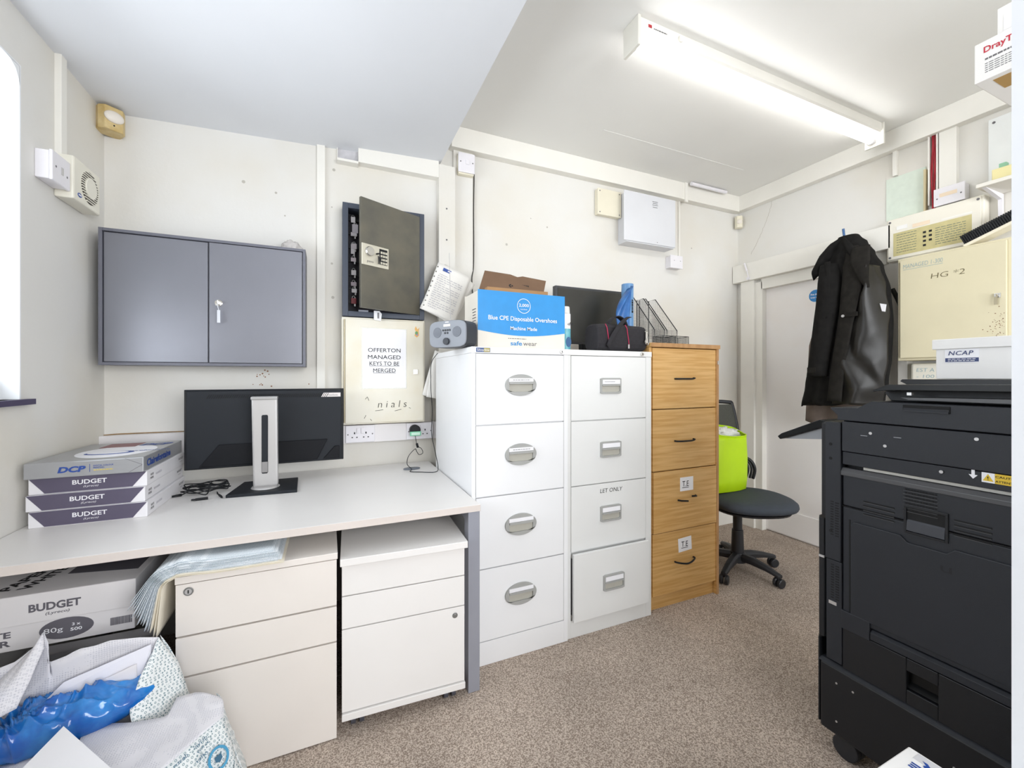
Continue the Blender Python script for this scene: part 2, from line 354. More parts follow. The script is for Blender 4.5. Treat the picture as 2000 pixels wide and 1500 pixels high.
struct('trim_60', MB().tube([(-.90, 2.40, .9415), (-.86, 2.416, .9425), (-.7, 2.4185, .9420), (-.45, 2.4185, .9412), (-.2, 2.4185, .9408)], .0022, 5), mat('brown_stain', '9C7A4A', .9, var=.3, scale=20))

# ---------------- fluorescent light ----------------
fl = thing('fluorescent_light', 'white batten ceiling light with one lit tube', 'ceiling light', (2.04, 1.38, 2.55))
part('housing', MB().prism([(1.345, 2.665), (1.345, 2.622), (1.352, 2.612), (1.415, 2.612), (1.42, 2.622), (1.42, 2.665)], 'x', 1.155, 2.93), trimw, fl, bevel=.001)
part('end_cap', B(1.145, 1.16, 1.335, 1.43, 2.542, 2.665), mat('end_cap_cream', 'E9E6DC', .45), fl, bevel=.003)
part('end_cap', B(2.925, 2.94, 1.335, 1.43, 2.542, 2.665), MC['end_cap_cream'], fl, bevel=.003)
tb = part('tube', MB().cyl((1.175, 1.392, 2.578), 'x', .017, 1.735, 20), mat('tube_light', 'FFFFFF', .4, emit=TUBE, var=0), fl, smooth=False)
part('tube_collar', MB().cyl((1.16, 1.392, 2.578), 'x', .0185, .018, 16), plastic, fl); part('tube_collar', MB().cyl((2.905, 1.392, 2.578), 'x', .0185, .02, 16), plastic, fl)
part('screw_knob', MB().cyl((1.38, 1.346, 2.64), 'y', .012, -.012, 16), trimw, fl, bevel=.002)
text(fl, '~', (1.215, 1.345, 2.642), .018, .018, mat('red_ink', 'C0303A', .5), F, .05)
text(fl, '~b', (1.27, 1.345, 2.638), .07, .006, greyink, F)
part('tube_holder', B(1.18, 1.2, 1.38, 1.405, 2.594, 2.614), plastic, fl)
# short stub of capped trunking above the big box
part('cable_tube', MB().cyl((2.5, 2.33, 2.648), 'x', .013, .37, 14), plastic, label='short white plastic tube lying along the top of the back crown trunking', cat='conduit')

# ---------------- left wall fittings ----------------
fan = thing('extractor_fan', 'cream square extractor fan with round slatted grille on left wall', 'fan', (-.905, 2.14, 1.85))
part('housing', B(-.905, -.85, 2.045, 2.24, 1.852, 2.01), mat('fan_white', 'EDE9DA', .4), fan, bevel=.006)
cz, cy = 1.932, 2.158
part('grille_well', MB().cyl((-.8505, cy, cz), 'x', .062, .0012, 36), mat('grille_dark', '3A332E', .7), fan)
sl = MB()
for i in range(13):
    z = cz-.055+i*.0092; hw = math.sqrt(max(.062**2-(z-cz)**2, 1e-5)); sl.box(-.850, -.8462, cy-hw, cy+hw, z-.0018, z+.0018)
part('slat', sl, MC['fan_white'], fan, label='cream louvre slats')
part('centre_disc', MB().cyl((-.8505, cy, cz), 'x', .040, .0075, 32), MC['fan_white'], fan, bevel=.002)
bd = slab(fan, 'badge', oval(.028, .016), (-.85, 2.085, 1.878), blueink, LW, thick=.001)
text(bd, '~', (-.849, 2.085, 1.878), .018, .007, paper, LW)
sp = thing('fused_spur', 'white fused spur box beside the extractor fan', 'switch', (-.905, 2.0, 1.88))
part('back_box', B(-.905, -.868, 1.937, 2.04, 1.875, 1.972), plastic, sp, bevel=.003)
part('face_plate', B(-.868, -.858, 1.934, 2.043, 1.872, 1.975), plastic, sp, bevel=.003)
part('fuse_slot', MB().box(-.858, -.856, 1.985, 1.997, 1.91, 1.935), silver, sp)
part('screw', MB().cyl((-.8585, 1.955, 1.925), 'x', .004, .001, 10), greyink, sp); part('screw', MB().cyl((-.8585, 2.022, 1.915), 'x', .004, .001, 10), greyink, sp)
# motion detector top left
dt = thing('motion_detector', 'yellowed motion detector in the top left corner of the room', 'detector', (-.85, 2.35, 2.26), rot=(0, 0, math.radians(38)))
part('casing', MB().prism([(-.045, .07), (.045, .07), (.045, .012), (.03, -.012), (-.03, -.012), (-.045, .012)], 'z', 0, .10), yelp, dt, local=True, bevel=.004)
ln = []
for j in range(7):
    a = PI/2*j/6*.98; ln.append([(.034*math.cos(a)*math.cos(2*PI*i/20), -.012-.014*math.sin(a), .056+.026*math.cos(a)*math.sin(2*PI*i/20)) for i in range(20)])
part('lens', MB().loft([r[::-1] for r in ln]), mat('lens_white', 'EFE7DC', .4), dt, local=True, smooth=True)
part('indicator', MB().cyl((0, -.0115, .02), 'y', .003, -.002, 10), black, dt, local=True)
dt2 = thing('motion_detector', 'small cream motion detector in the far corner above the door', 'detector', (3.065, 2.365, 2.41), rot=(0, 0, math.radians(-42)))
part('casing', MB().prism([(-.028, .04), (.028, .04), (.028, .008), (.018, -.012), (-.018, -.012), (-.028, .008)], 'z', 0, .095), creamp, dt2, local=True, bevel=.004)
part('lens', MB().loft([[(.02*math.cos(PI/2*j/6*.98)*math.cos(-2*PI*i/16), -.012-.012*math.sin(PI/2*j/6*.98), .045+.02*math.cos(PI/2*j/6*.98)*math.sin(-2*PI*i/16)) for i in range(16)] for j in range(7)]), MC['lens_white'], dt2, local=True, smooth=True)

# ---------------- grey wall cabinet ----------------
gc = thing('wall_cabinet', 'slate grey two-door wall cabinet hanging above the desk', 'cabinet', (-.485, 2.35, 1.245))
part('carcass', MB().box(-.868, -.099, 2.29, 2.42, 1.247, 1.818).box(-.868, -.856, 2.268, 2.29, 1.247, 1.818).box(-.111, -.099, 2.268, 2.29, 1.247, 1.818).box(-.856, -.111, 2.268, 2.29, 1.247, 1.259).box(-.856, -.111, 2.268, 2.29, 1.806, 1.818), graycab2, gc, bevel=.001)
part('door', B(-.853, -.495, 2.277, 2.289, 1.262, 1.803), graycab, gc, bevel=.001)
d2 = part('door', B(-.488, -.114, 2.270, 2.289, 1.262, 1.803), graycab, gc, bevel=.001)
lk = part('lock', MB().cyl((-.452, 2.271, 1.532), 'y', .015, -.006, 24).cyl((-.452, 2.265, 1.532), 'y', .010, -.004, 20), chrome, d2, bevel=.001)
part('key', MB().box(-.4535, -.4505, 2.243, 2.262, 1.527, 1.537).cyl((-.4535, 2.24, 1.532), 'x', .009, .003, 16), chrome, d2)
part('key_fob', MB().box(-.453, -.441, 2.24, 2.245, 1.44, 1.497).tube([(-.452, 2.241, 1.528), (-.450, 2.242, 1.512), (-.447, 2.242, 1.497)], .0018, 6), mat('clear_fob', 'E6E8EE', .2, alpha=.75), d2, bevel=.001)
# crumpled clear bag on the cabinet
def blob(c, r, wr=.25, sc=6, n=28, m=18, flat=None, seed=0, ridge=False):
    rings = []
    for j in range(1, m):
        th = PI*j/m; ring = []
        for i in range(n):
            ph = 2*PI*i/n; d = Vector((math.sin(th)*math.cos(ph), math.sin(th)*math.sin(ph), math.cos(th)))
            q = nz(d.x+seed, d.y, d.z, sc/3)+.5*nz(d.x, d.y+seed, d.z, sc)
            if ridge: q = abs(q)*1.6-.4
            p = d*(1+wr*q); z = p.z*r[2]
            if flat is not None: z = max(z, flat)
            ring.append((c[0]+p.x*r[0], c[1]+p.y*r[1], c[2]+z))
        rings.append(ring[::-1] if False else ring)
    return MB().loft([r_[::-1] for r_ in rings])
part('plastic_bag', blob((-.165, 2.35, 1.838), (.045, .035, .036), .3, 7, flat=-.0195), mat('clear_film', 'E8E2DE', .25, alpha=.45, var=.1, scale=40), label='crumpled clear plastic bag on top of the grey wall cabinet', cat='bag', smooth=True)

# ---------------- key safe ----------------
ks = thing('key_safe', 'black key safe on the wall with its keypad door hanging open', 'safe', (.28, 2.37, 1.512))
part('body', MB().box(.07, .491, 2.408, 2.42, 1.512, 2.10).box(.07, .097, 2.32, 2.408, 1.512, 2.10).box(.464, .491, 2.32, 2.408, 1.512, 2.10).box(.097, .464, 2.32, 2.408, 2.073, 2.10).box(.097, .464, 2.32, 2.408, 1.512, 1.539), dkgray, ks, bevel=.0015)
part('key_board', B(.100, .461, 2.40, 2.407, 1.542, 2.07), mat('key_board_dark', '241F28', .6, var=.3, scale=60), ks)
hk = MB()
for r_ in range(7):
    hk.box(.103, .455, 2.388, 2.40, 2.03-r_*.073, 2.038-r_*.073)
part('hook_rail', hk, mat('rail_dark', '17171B', .5), ks)
hx, hy, L_ = .462, 2.316, .352; ang = math.atan2(2.157-2.316, .138-.462)
u = Vector((math.cos(ang), math.sin(ang), 0)); nn = Vector((u.y, -u.x, 0))
if nn.y > 0: nn = -nn
def dbox(a0, a1, n0, n1, z0, z1):
    vs = []
    for z in (z0, z1):
        for a, n_ in ((a0, n0), (a1, n0), (a1, n1), (a0, n1)):
            p = Vector((hx, hy, z))+u*a+nn*n_; vs.append(p)
    return MB().add(vs, [(3,2,1,0),(4,5,6,7),(0,1,5,4),(1,2,6,5),(2,3,7,6),(3,0,4,7)])
doorsafe = mat('safe_door', '6E6D66', .36, var=.2, scale=9, col2='7C796E', bump=.3, bscale=900, metal=.85)
sd = part('door', dbox(0, L_, -.012, .004, 1.537, 2.078), doorsafe, ks, bevel=.001)
Rd = (-u, Vector((0, 0, 1)))
def dp(a, z, n_=.004): p = Vector((hx, hy, z))+u*a+nn*n_; return (p.x, p.y, p.z)
pn = slab(sd, 'keypad_panel', rect(.15, .105), dp(.275, 1.80), mat('keypad_cream', 'D8D3C2', .35, metal=.2), Rd, thick=.006, bevel=.002)
kb = slab(pn, 'keypad', rect(.045, .078), dp(.232, 1.803, .010), black, Rd, thick=.002)
for r_ in range(4):
    for c_ in range(3):
        slab(pn, 'key_button', rect(.010, .011), dp(.244-c_*.0135, 1.824-r_*.0175, .012), MC['keypad_cream'], Rd, thick=.002)
kn = MB()
p0 = Vector(dp(.312, 1.815, .010))
ring = lambda rr, o: [p0+(-u)*rr*math.cos(2*PI*i/24)+Vector((0, 0, 1))*rr*math.sin(2*PI*i/24)+nn*o for i in range(24)]
part('knob', kn.loft([ring(.024, 0), ring(.024, .010), ring(.021, .016)]), chrome, sd, smooth=False)
text(pn, 'pavo', dp(.305, 1.765, .0103), .035, .012, greyink, Rd)
part('key', MB().tube([dp(.272, 1.812, .012), dp(.27, 1.81, .03)], .004, 8).tube([dp(.272, 1.80, .028), dp(.268, 1.78, .026), dp(.268, 1.76, .024)], .0025, 6).tube([dp(.262, 1.795, .028), dp(.262, 1.775, .027)], .007, 8), ink, sd)
tags = [(.112, 2.03, .022, .03, 'F0ECEE'), (.118, 1.985, .03, .045, 'D8D2DA'), (.112, 1.955, .03, .02, 'ECE6EA'), (.115, 1.89, .026, .028, 'E6DDE2'), (.112, 1.875, .02, .05, 'F2EEF0'), (.112, 1.82, .026, .02, 'E9DCE2'), (.114, 1.75, .024, .026, 'F0ECEE'), (.112, 1.69, .028, .02, 'C7BAC2'), (.116, 1.655, .026, .02, 'F2EEF0'), (.113, 1.60, .026, .03, '8A3038'), (.15, 1.545, .05, .02, 'C9CBD6')]
for k, (x, z, w_, h_, c_) in enumerate(tags):
    tg = thing('key_tag', ('dark red' if c_ == '8A3038' else 'pale')+' key tag on a bunch of keys inside the black key safe', 'key tag', (x+w_/2, 2.372, z-h_/2-(0 if True else 0)), group='key tags hanging in the black key safe' if c_ != '8A3038' else None)
    part('tag', B(x, x+w_, 2.366+.002*(k % 3), 2.371+.002*(k % 3), z-h_/2, z+h_/2), mat('tag_'+c_, c_, .4), tg, bevel=.001)
    if z > 1.57:
        part('split_ring', MB().tube([(x+w_/2+.007*math.cos(a*PI/5), 2.378, z+h_/2+.006+.007*math.sin(a*PI/5)) for a in range(11)], .001, 5), silver, tg)
        part('key', MB().box(x+w_/2+.003, x+w_/2+.01, 2.374, 2.377, z-h_/2-.012, z+h_/2+.004), silver, tg)
tg = thing('key_tag', 'white luggage tag hanging below the open door of the black key safe', 'key tag', (.235, 2.30, 1.49))
part('tag', MB().prism([(.222, 1.545), (.250, 1.545), (.262, 1.53), (.258, 1.492), (.222, 1.497)], 'y', 2.300, 2.305), paper, tg, bevel=.001)
part('key', MB().box(.24, .246, 2.296, 2.30, 1.505, 1.535), greyink, tg)

# ---------------- beige key cabinet under the safe ----------------
bk = thing('key_cabinet', 'cream steel key cabinet with a paper notice and pen marks on its door', 'cabinet', (.28, 2.36, .942))
part('carcass', B(.066, .494, 2.324, 2.42, .948, 1.508), beige, bk, bevel=.003)
bd = part('door', B(.083, .484, 2.312, 2.3235, .957, 1.498), beige, bk, bevel=.0015)
part('hinge', MB().cyl((.079, 2.316, .96), 'z', .004, .535, 10), mat('hinge_brass', 'A99F86', .4, metal=.6), bk)
part('lock', MB().box(.428, .452, 2.306, 2.312, 1.212, 1.238).cyl((.44, 2.306, 1.226), 'y', .007, -.003, 14), chrome, bd, bevel=.001)
nt_ = slab(bd, 'notice', rect(.223, .314), (.2775, 2.312, 1.295), paper, F)
part('notice_sleeve', MB().box(.160, .395, 2.3115, 2.3122, 1.133, 1.456), mat('sleeve_clear', 'EFEDE4', .25, alpha=.6), bd)
for s_, z, w_ in (('OFFERTON', 1.339, .167), ('MANAGED', 1.302, .168), ('KEYS TO BE', 1.268, .152), ('MERGED', 1.231, .115)):
    text(nt_, s_, (.277, 2.3112, z), w_, .021, ink, F, 0)
for z, w_ in ((1.2545, .154), (1.218, .115)): slab(nt_, 'underline', rect(w_, .0015), (.277, 2.3108, z), ink, F)
text(bd, 'n i a l s', (.318, 2.3115, 1.052), .150, .036, mat('pen_ink', '3B382F', .7), F, -.012, shear=.15)
pm = MB()
for a in ((.175, .979, .183, .996), (.205, .975, .212, .966), (.23, 1.018, .27, 1.022), (.33, 1.014, .365, 1.022), (.18, 1.08, .19, 1.092), (.19, 1.092, .198, 1.072), (.405, 1.03, .415, 1.025)):
    pm.tube([(a[0], 2.3115, a[1]), (a[2], 2.3115, a[3])], .0011, 4)
part('pen_mark', pm, MC['pen_ink'], bd)
# small cartoon-free sticker: plain orange and green shapes
stk = slab(bd, 'sticker', [(-.006, .03), (.004, .012), (.014, .024), (.01, .004), (.012, -.02), (0, -.032), (-.013, -.022), (-.006, 0), (-.012, .014)], (.448, 2.312, 1.445), mat('sticker_orange', 'E7B56A', .5), F, thick=.0008, label='small orange and green sticker')
slab(stk, 'sticker_patch', oval(.016, .02), (.446, 2.3112, 1.437), mat('sticker_green', '6FA06A', .5), F); slab(stk, 'sticker_patch', oval(.010, .009), (.449, 2.3108, 1.428), mat('sticker_mauve', 'A889C0', .5), F)

# ---------------- sockets ----------------
def socket(x0, x1, name_l, plugged=False):
    s_ = thing('double_socket', name_l, 'socket', ((x0+x1)/2, 2.37, .846))
    zc = .892; part('face_plate', B(x0, x1, 2.358, 2.3705, .848, .94), plastic, s_, bevel=.004)
    for k, xc in enumerate((x0+.045, x1-.045)):
        if plugged and k == 0: continue
        part('pin_hole', MB().box(xc-.003, xc+.003, 2.3568, 2.3585, zc+.002, zc+.012).box(xc-.015, xc-.008, 2.3568, 2.3585, zc-.018, zc-.013).box(xc+.008, xc+.015, 2.3568, 2.3585, zc-.018, zc-.013), black, s_)
    for xc in ((x0+x1)/2-.011, (x0+x1)/2+.011): part('rocker_switch', B(xc-.008, xc+.008, 2.353, 2.358, zc+.004, zc+.034), plastic, s_, bevel=.002)
    for xc in (x0+.012, x1-.012): part('screw', MB().cyl((xc, 2.3585, zc), 'y', .0035, -.001, 10), greyink, s_)
    return s_
socket(.085, .232, 'white double socket low on the wall trunking beside the monitor')
s2 = socket(.40, .548, 'white double socket with a black and green plug, beside the filing cabinet', True)
pl = thing('plug_adaptor', 'black plug adaptor with a green lit face in the right-hand socket', 'plug', (.445, 2.335, .86))
part('body', MB().cyl((.443, 2.357, .902), 'y', .029, -.035, 24), black, pl, bevel=.004)
gb = part('green_block', B(.413, .473, 2.318, 2.328, .872, .896), mat('green_glow', '7FCFA8', .3), pl, bevel=.003)
part('label', B(.420, .466, 2.3165, 2.3182, .877, .891), mat('label_pale', 'CFEFDC', .4), gb)
cb = smooth_path([(.443, 2.33, .872), (.448, 2.33, .84), (.455, 2.335, .81), (.475, 2.335, .80), (.485, 2.33, .775), (.465, 2.33, .765), (.45, 2.33, .785), (.44, 2.32, .80), (.40, 2.29, .77), (.385, 2.25, .735), (.40, 2.20, .717), (.385, 2.16, .714), (.43, 2.13, .714), (.50, 2.10, .714), (.522, 2.13, .73), (.523, 2.2, .80), (.512, 2.24, .90), (.518, 2.24, 1.0), (.510, 2.24, 1.12), (.50, 2.2, 1.2), (.485, 2.12, 1.27), (.50, 2.05, 1.315)], 5)
ra = MB().tube(cb, .0018, 6); ra.tube([(.452, 2.333, .828), (.458, 2.334, .805)], .0065, 8)
part('power_lead', ra, black, label='thin black lead looping from the green plug to the desk and up to the radio', cat='cable', smooth=True)
cs = []
for z_, rr in ((.711, .9), (.716, 1), (.7195, .85)):
    cs.append([(.405+.045*rr*math.cos(2*PI*i/24), 2.225+.022*rr*math.sin(2*PI*i/24), z_) for i in range(24)])
part('desk_puck', MB().loft(cs), mat('slate_puck', '6A7078', .4), label='flat dark grey oval disc on the desk under the plug lead', cat='disc', smooth=False, bevel=.001)
# ---------------- desk ----------------
dk = thing('desk', 'white laminate desk with a grey metal end leg along the back wall', 'desk', (-.2, 1.95, 0))
part('desktop', B(-.902, .533, 1.507, 2.405, .6865, .711), white, dk, bevel=.0015)
part('edge_band', B(-.902, .533, 1.505, 1.507, .6868, .7105), edge, dk, bevel=.0004)
part('leg', B(.486, .532, 1.511, 1.561, 0, .6865), legm, dk, bevel=.002)
part('leg', B(.486, .532, 2.33, 2.38, 0, .6865), legm, dk, bevel=.002)
part('side_rail', B(.494, .524, 1.561, 2.33, .64, .6865), legm, dk, bevel=.002)
part('leg', B(-.90, -.86, 2.33, 2.38, 0, .6865), legm, dk, bevel=.002)
part('back_rail', B(-.86, .486, 2.34, 2.37, .64, .6865), legm, dk, bevel=.002)

# ---------------- pedestals ----------------
p1 = thing('drawer_pedestal', 'warm white three-drawer pedestal under the desk with sacks draped over its top', 'drawers', (-.187, 1.8, 0))
part('carcass', B(-.402, .026, 1.514, 2.15, 0, .593), white2, p1, bevel=.001)
part('top', B(-.404, .03, 1.494, 2.15, .597, .618), white2, p1, bevel=.0015)
for k, (z0, z1) in enumerate(((.444, .594), (.325, .4385), (.004, .3195))):
    d = part('drawer', B(-.403, .027, 1.498, 1.513, z0, z1), white2, p1, bevel=.001)
    if k == 0:
        l_ = part('lock', MB().cyl((-.372, 1.4985, .572), 'y', .0125, -.003, 24), mat('lock_grey', '8E8E8C', .35, metal=.6), d, bevel=.0008)
        part('lock_slot', MB().cyl((-.372, 1.4956, .572), 'y', .0085, -.0008, 20), silver, l_)
        part('lock_slot', B(-.3735, -.3705, 1.494, 1.4949, .567, .577), ink, l_)
p2 = thing('drawer_pedestal', 'white three-drawer pedestal on castors at the right end of the desk', 'drawers', (.266, 1.8, 0), math.radians(-2.5))
x0, x1, yf = -.21, .212, -.30
part('carcass', B(x0+.002, x1-.002, yf+.016, .26, .068, .567), white, p2, True, bevel=.001)
part('top', B(x0-.005, x1+.006, yf-.026, .26, .572, .596), white, p2, True, bevel=.0015)
part('base', B(x0, x1+.002, yf-.006, .26, .045, .068), white, p2, True, bevel=.0015)
for k, (z0, z1) in enumerate(((.463, .566), (.352, .459), (.072, .348))):
    d = part('drawer', B(x0, x1, yf, yf+.015, z0, z1), white, p2, True, bevel=.001)
    if k == 2:
        part('lock', MB().cyl((x1-.036, yf+.001, .320), 'y', .010, -.003, 24).cyl((x1-.036, yf-.001, .320), 'y', .006, -.003, 20), MC['lock_grey'], d, True, bevel=.0008)
for x in (x0+.05, x1-.05):
    for y in (yf+.04, .2):
        c_ = part('castor', MB().cyl((x-.022, y, .0225), 'x', .022, .016, 18).cyl((x+.006, y, .0225), 'x', .022, .016, 18), mat('castor_grey', '4B4C55', .4), p2, True, bevel=.002)
        part('castor_fork', MB().box(x-.006, x+.006, y-.014, y+.014, .02, .0455), black, c_, True, bevel=.001)

# ---------------- filing cabinets ----------------
def lockcyl(par, x, y, z, r=.009):
    l_ = part('lock', MB().cyl((x, y, z), 'y', r, -.008, 22), chrome, par, bevel=.001)
    part('keyhole', B(x-.0012, x+.0012, y-.0095, y-.008, z-.004, z+.004), ink, l_)
f1 = thing('filing_cabinet', 'white four-drawer steel filing cabinet with oval grey handles beside the desk', 'filing cabinet', (.768, 1.95, 0))
part('carcass', MB().box(.5395, .9965, 1.646, 2.25, 0, 1.296).box(.5395, .556, 1.632, 1.646, .0, 1.296).box(.976, .9965, 1.632, 1.646, 0, 1.296).box(.556, .976, 1.632, 1.646, 0, .0965), wsteel, f1, bevel=.001)
part('top', B(.538, .998, 1.629, 2.252, 1.2965, 1.3225), wsteel, f1, bevel=.002)
for k, (z0, z1) in enumerate(((.999, 1.292), (.700, .994), (.4015, .695), (.101, .3965))):
    d = part('drawer', B(.558, .974, 1.631, 1.6455, z0, z1), wsteel, f1, bevel=.001)
    cx, cz = .759, (1.163, .866, .566, .269)[k]
    h_ = part('handle', MB().plate_hole(cx, cz, lambda a: (.073*math.cos(a), .046*math.sin(a)), .112, .042, 1.621, 1.631, dz=-.008), hplate, d, bevel=.001)
    part('recess', B(cx-.056, cx+.056, 1.628, 1.6308, cz-.029, cz+.013), mat('recess_shade', 'B8B5AA', .6), h_)
    part('lip', MB().prism([(1.616, cz+.004), (1.628, cz+.010), (1.628, cz+.013), (1.616, cz+.013)], 'x', cx-.056, cx+.056), hplate, h_)
    part('card_label', B(cx-.057, cx+.057, 1.6185, 1.6208, cz+.014, cz+.029), paper, h_)
    if k < 2: text(h_, '~', (cx, 1.6184, cz+.0215), .08, .003, greyink, F)
bg = slab(f1, 'badge', rect(.062, .018), (.588, 1.629, 1.3095), mat('badge_blue', '26477F', .4), F, thick=.001, label='blue and gold maker badge')
slab(bg, 'badge_panel', rect(.026, .016), (.604, 1.628, 1.3095), mat('badge_gold', 'A99B4A', .4), F)
text(bg, 'Silverline', (.588, 1.6274, 1.3095), .054, .010, paper, F)
lockcyl(f1, .961, 1.629, 1.310)
f2 = thing('filing_cabinet', 'pale grey four-drawer steel filing cabinet with rectangular handles, bottom drawer ajar', 'filing cabinet', (1.243, 1.95, 0))
part('carcass', MB().box(.9985, 1.4885, 1.654, 2.26, 0, 1.296).box(.9985, 1.017, 1.640, 1.654, 0, 1.296).box(1.454, 1.4885, 1.640, 1.654, 0, 1.296).box(1.017, 1.454, 1.640, 1.654, 0, .079), gsteel, f2, bevel=.001)
part('top', B(.999, 1.490, 1.637, 2.262, 1.2965, 1.3225), gsteel, f2, bevel=.002)
for k, (z0, z1) in enumerate(((.996, 1.297-.003), (.696, .991), (.394, .691), (.083, .389))):
    dy = -.024 if k == 3 else 0
    d = part('drawer', B(1.019, 1.452, 1.639+dy, 1.6535+dy, z0, z1), gsteel, f2, bevel=.001)
    if k == 3:
        part('drawer_side', MB().box(1.025, 1.03, 1.6155+.014, 1.66, z0+.02, z1-.03).box(1.441, 1.446, 1.6155+.014, 1.66, z0+.02, z1-.03), greyink, d)
    cx, cz = 1.236, (1.155, .853, .549, .233)[k]; yy = 1.639+dy
    def ro(a):
        ca, sa = math.cos(a), math.sin(a); q = 1/max(abs(ca)/.059, abs(sa)/.0375); return ca*q, sa*q
    h_ = part('handle', MB().plate_hole(cx, cz, ro, .104, .034, yy-.010, yy, dz=-.012), hplate, d, bevel=.0008)
    part('recess', B(cx-.052, cx+.052, yy-.003, yy-.0003, cz-.029, cz+.005), MC['recess_shade'], h_)
    part('lip', MB().prism([(yy-.015, cz+.000), (yy-.003, cz+.004), (yy-.003, cz+.006), (yy-.015, cz+.006)], 'x', cx-.052, cx+.052), hplate, h_)
    part('card_label', B(cx-.050, cx+.050, yy-.0122, yy-.0102, cz+.009, cz+.029), paper, h_)
    if k == 0: text(h_, '~', (cx-.01, yy-.0123, cz+.019), .06, .003, greyink, F)
    if k == 2: text(d, 'LET ONLY', (1.243, yy, .657), .130, .019, ink, F, -.005, shear=.1)
lockcyl(f2, 1.425, 1.637, 1.3095)
f3 = thing('filing_cabinet', 'light oak four-drawer filing cabinet with black bow handles', 'filing cabinet', (1.735, 1.95, 0))
part('carcass', MB().box(1.4955, 1.511, 1.662, 2.28, 0, 1.349).box(1.958, 1.974, 1.650, 2.28, 0, 1.349).box(1.511, 1.958, 1.69, 2.28, .0, 1.349), oak, f3, bevel=.001)
part('plinth', B(1.512, 1.957, 1.672, 1.6895, 0, .072), oak, f3)
part('top', B(1.492, 1.977, 1.643, 2.285, 1.3495, 1.371), oak, f3, bevel=.0012)
part('edge_band', MB().box(1.492, 1.977, 1.6415, 1.643, 1.3497, 1.3708).box(1.958, 1.974, 1.6485, 1.650, 0, 1.349), oake, f3)
part('hinge', MB().box(1.962, 1.972, 1.643, 1.6485, 1.265, 1.285), silver, f3)
bowz = (1.187, .862, .552, .231)
for k, (z0, z1) in enumerate(((1.0325, 1.345), (.7135, 1.0275), (.3975, .7085), (.075, .3925))):
    dy = -.006 if k == 2 else 0
    d = part('drawer', B(1.5125, 1.9565, 1.655+dy, 1.672+dy, z0, z1), oak, f3, bevel=.0008)
    y = 1.655+dy; z = bowz[k]
    if k == 2:
        part('handle', MB().tube([(1.675, y, z), (1.685, y-.016, z), (1.725, y-.022, z-.004)], .0045, 8), black, d, smooth=True, label='left stub of the broken handle')
        part('handle', MB().tube([(1.80, y, z+.012), (1.79, y-.016, z+.014), (1.755, y-.021, z+.018)], .0045, 8), black, d, smooth=True, label='right stub of the broken handle')
    else:
        sg_ = -.010 if k == 3 else 0
        part('handle', MB().tube(smooth_path([(1.66, y, z), (1.664, y-.014, z), (1.69, y-.024, z+sg_*.5), (1.725, y-.027, z+sg_), (1.76, y-.024, z+sg_*.5), (1.787, y-.014, z+.003), (1.79, y, z+.003)], 4), .0045, 8), black, d, smooth=True)
    if k >= 2:
        st = slab(d, 'sticker', rect(.093, .072), (1.737+(-.006 if k == 3 else 0), y, (.632, .312)[k-2]), paper, ((1, 0, .06*(k-2)), (-.06*(k-2), 0, 1)), label='white sticker')
        text(st, 'T.E', (1.728, y-.0007, (.634, .314)[k-2]), .045, .028, ink, F, .0)
        slab(st, 'underline', rect(.046, .0025), (1.728, y-.0007, (.614, .294)[k-2]), ink, F)

# ---------------- on the cabinets ----------------
TOP = 1.3225
rd = thing('radio', 'grey portable radio with two speakers and a raised aerial on the white filing cabinet', 'radio', (.500, 1.775, TOP), math.radians(-56))
prof = []
for i in range(40):
    a = 2*PI*i/40; ca, sa = math.cos(a), math.sin(a); q = (abs(ca)**5+abs(sa)**5)**(-.2); prof.append((.118*ca*q, .069+.068*sa*q))
rb = mat('radio_grey', '8B8F96', .45, var=.04); rdk = mat('radio_side', '3A3C40', .5)
part('shell', MB().prism(prof, 'y', -.035, .045), rdk, rd, True, bevel=.004)
part('front', MB().prism([(x*.985, .072+(z-.072)*.985) for x, z in prof], 'y', -.043, -.034), rb, rd, True, bevel=.003)
part('speaker', MB().cyl((-.062, -.0435, .078), 'y', .026, -.0025, 30), mat('speaker_mesh', '7B7F87', .7, bump=1, bscale=500), rd, True, bevel=.001)
part('speaker', MB().cyl((.062, -.0435, .078), 'y', .026, -.0025, 30), MC['speaker_mesh'], rd, True, bevel=.001)
part('dial', MB().cyl((0, -.043, .032), 'y', .0175, -.012, 28), mat('dial_dark', '34373D', .5), rd, True, bevel=.002)
part('display', B(-.021, .021, -.0455, -.043, .106, .118), mat('display_pale', 'E6E2DC', .3), rd, True)
bt = MB()
for x, z in [(-.024, .088), (-.010, .088), (.004, .088), (.018, .088), (-.012, .074), (.004, .074)]: bt.cyl((x, -.043, z), 'y', .005, -.003, 14)
part('buttons', bt, rdk, rd, True)
text(rd, '~', (0, -.0432, .128), .022, .006, paper, F, 0, True)
part('aerial', MB().tube([(-.030, .02, .135), (-.048, .03, .50)], [.0022, .0012], 6).cyl((-.030, .02, .132), 'z', .004, .01, 8), silver, rd, True)

